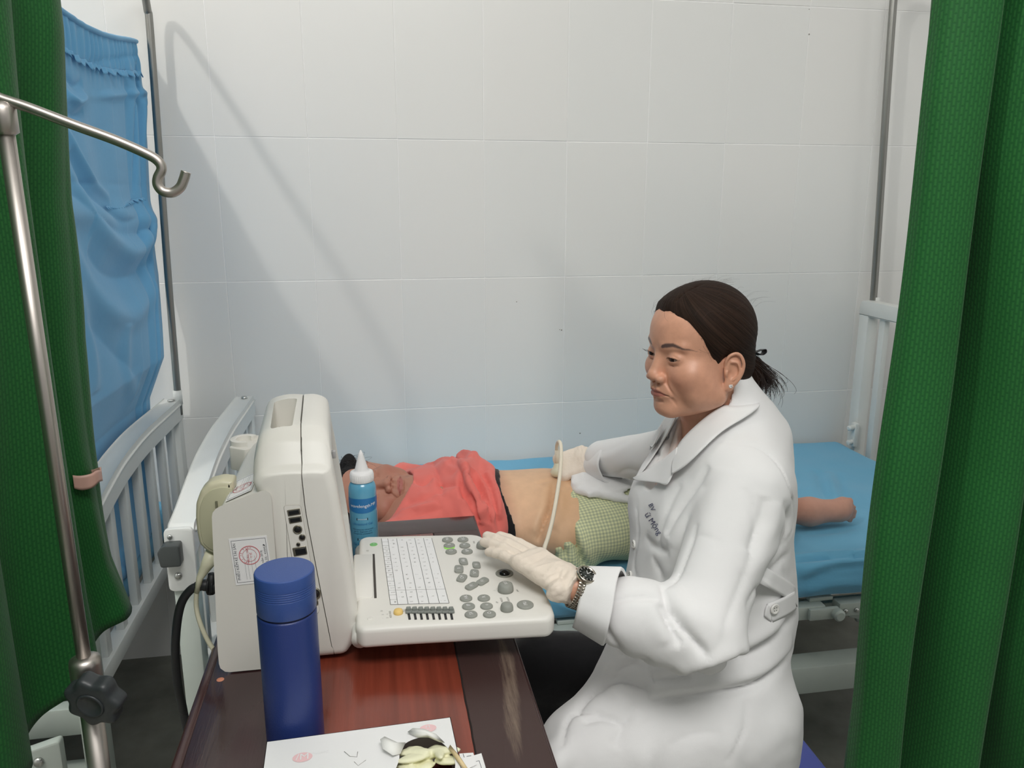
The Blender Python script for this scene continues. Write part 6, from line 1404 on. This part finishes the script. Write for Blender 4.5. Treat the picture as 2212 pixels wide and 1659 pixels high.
def wedge(P): return .448-.75*np.clip(1.66-P[:, 1], 0, .12)+.004*np.sin(P[:, 1]*60)
def fpt(P):
    d = s_ell(P, (.50, 1.71, .678), (.16, .184, .096)); d = U(d, s_cap(P, (.57, 1.63, .675), (.83, 1.60, .700), .092, .072), .02); d = U(d, s_cap(P, (.57, 1.80, .675), (.80, 1.86, .700), .090, .072), .02)
    d = U(d, s_ell(P, (.425, 1.575, .645), (.06, .045, .06)), .02)
    d = d-.006*noise3(P, 7, 31, 2)-.003*np.sin(P[:, 1]*130+3*np.sin(P[:, 0]*40))*np.clip((wedge(P)+.05-P[:, 0])/.04, 0, 1)
    return np.maximum(d, wedge(P)-P[:, 0])
gpt = mesh_sdf(fpt, (.33, 1.47, .590), (.95, 1.97, .80), .0058, .016)
gpt = pxcrease(gpt, [([(1232, 1120), (1238, 1160), (1252, 1200), (1262, 1225)], -.022, .008), ([(1222, 1100), (1240, 1130), (1262, 1180), (1280, 1225)], .010, .012), ([(1205, 1150), (1215, 1180), (1222, 1205)], -.010, .006), ([(1250, 1060), (1240, 1100), (1236, 1140)], -.006, .006), ([(1195, 1165), (1210, 1195)], .008, .007)])
V = gpt[0]; th = np.arctan2(V[:, 2]-.66, V[:, 1]-1.70)
add('trousers', gpt, ck, pat, uv=np.stack([V[:, 0]+.02*np.sin(V[:, 1]*12), th*.155+V[:, 0]*.12], 1))
# white towel laid over the lap
towel_m = cloth_mat('white_towel', (222, 220, 206), k=.70, sc=700, st=.3, sheen=.3)
Bpt = bvh(gpt); TW = [hit(Bpt, x, y, .005) for x, y in ((1262, 1034), (1240, 1046), (1231, 1062), (1250, 1062), (1290, 1068), (1330, 1077), (1372, 1084), (1420, 1094))]
def ftw(P):
    d = fpt(P); s = np.abs(d-.009)-.0046; e0 = .430+.35*np.clip(1.66-P[:, 1], 0, .2)
    ed = np.maximum(1.592+.02*(P[:, 0]-.5)+.004*np.sin(P[:, 0]*70)-P[:, 1], P[:, 1]-1.87); r = np.maximum(np.maximum(s, ed), np.maximum(e0-P[:, 0], P[:, 0]-.86))
    roll = poly_d(P, TW)-.0095
    return U(r, roll, .012)-.0015*noise3(P, 20, 9)
o = add('towel', mesh_sdf(ftw, (.40, 1.54, .66), (.88, 1.90, .83), .0046, .014), towel_m); props(o, 'folded white towel laid over the green checked trousers', 'towel')
def fwb(P):
    d = fpt(P+A3(.022, 0, 0)); d2 = np.abs(s_ell(P, (.50, 1.71, .674), (.135, .180, .094)))-.003
    return np.maximum(np.maximum(d2, .430-P[:, 0]), np.maximum(P[:, 0]-.50, 1.66-P[:, 1]))
add('turned_waistband', mesh_sdf(fwb, (.44, 1.62, .64), (.52, 1.90, .80), .004, .012), mat('cream_lining', (205, 202, 178), .9), pat)

# ---------------------------------------------------------------- probe in the hand
hp = thing('ultrasound_probe', 'cream ultrasound probe held on the belly with its lead looping up', 'probe', (.41, 1.70, .77))
cl_ = mat('cream_lead', (206, 198, 180), .45, k=.7)
pA = onY(1206, 985, 1.70); pB = A3(.405, 1.695, .775)
add('head', mesh_sdf(lambda P: U(s_cap(P, pA-A3(0, 0, .02), pB+A3(0, 0, .012), .009, .011), s_ell(P, pB+A3(0, 0, .006), (.013, .010, .008)), .008), (.33, 1.64, .74), (.47, 1.76, .90), .0022, .006), cream2, hp)
lead = [pA-A3(0, 0, .01), onY(1203, 975, 1.70), onY(1203, 962, 1.695), onY(1207, 954, 1.68), onY(1211, 960, 1.66), onY(1212, 980, 1.64), onY(1210, 1020, 1.60), onY(1203, 1070, 1.53), onY(1194, 1120, 1.46), onY(1184, 1160, 1.40), onY(1177, 1180, 1.37), onY(1160, 1230, 1.35), A3(.21, 1.40, .68), A3(.12, 1.42, .70), A3(.0, 1.36, .775), A3(-.1, 1.345, .80)]
add('lead', tube(spline(lead, 8), .0042, 12), cl_, hp)
add('strain_relief', tube([pA-A3(0, 0, .025), onY(1203, 972, 1.70)], [.0085, .0052], 12), cl_, hp)
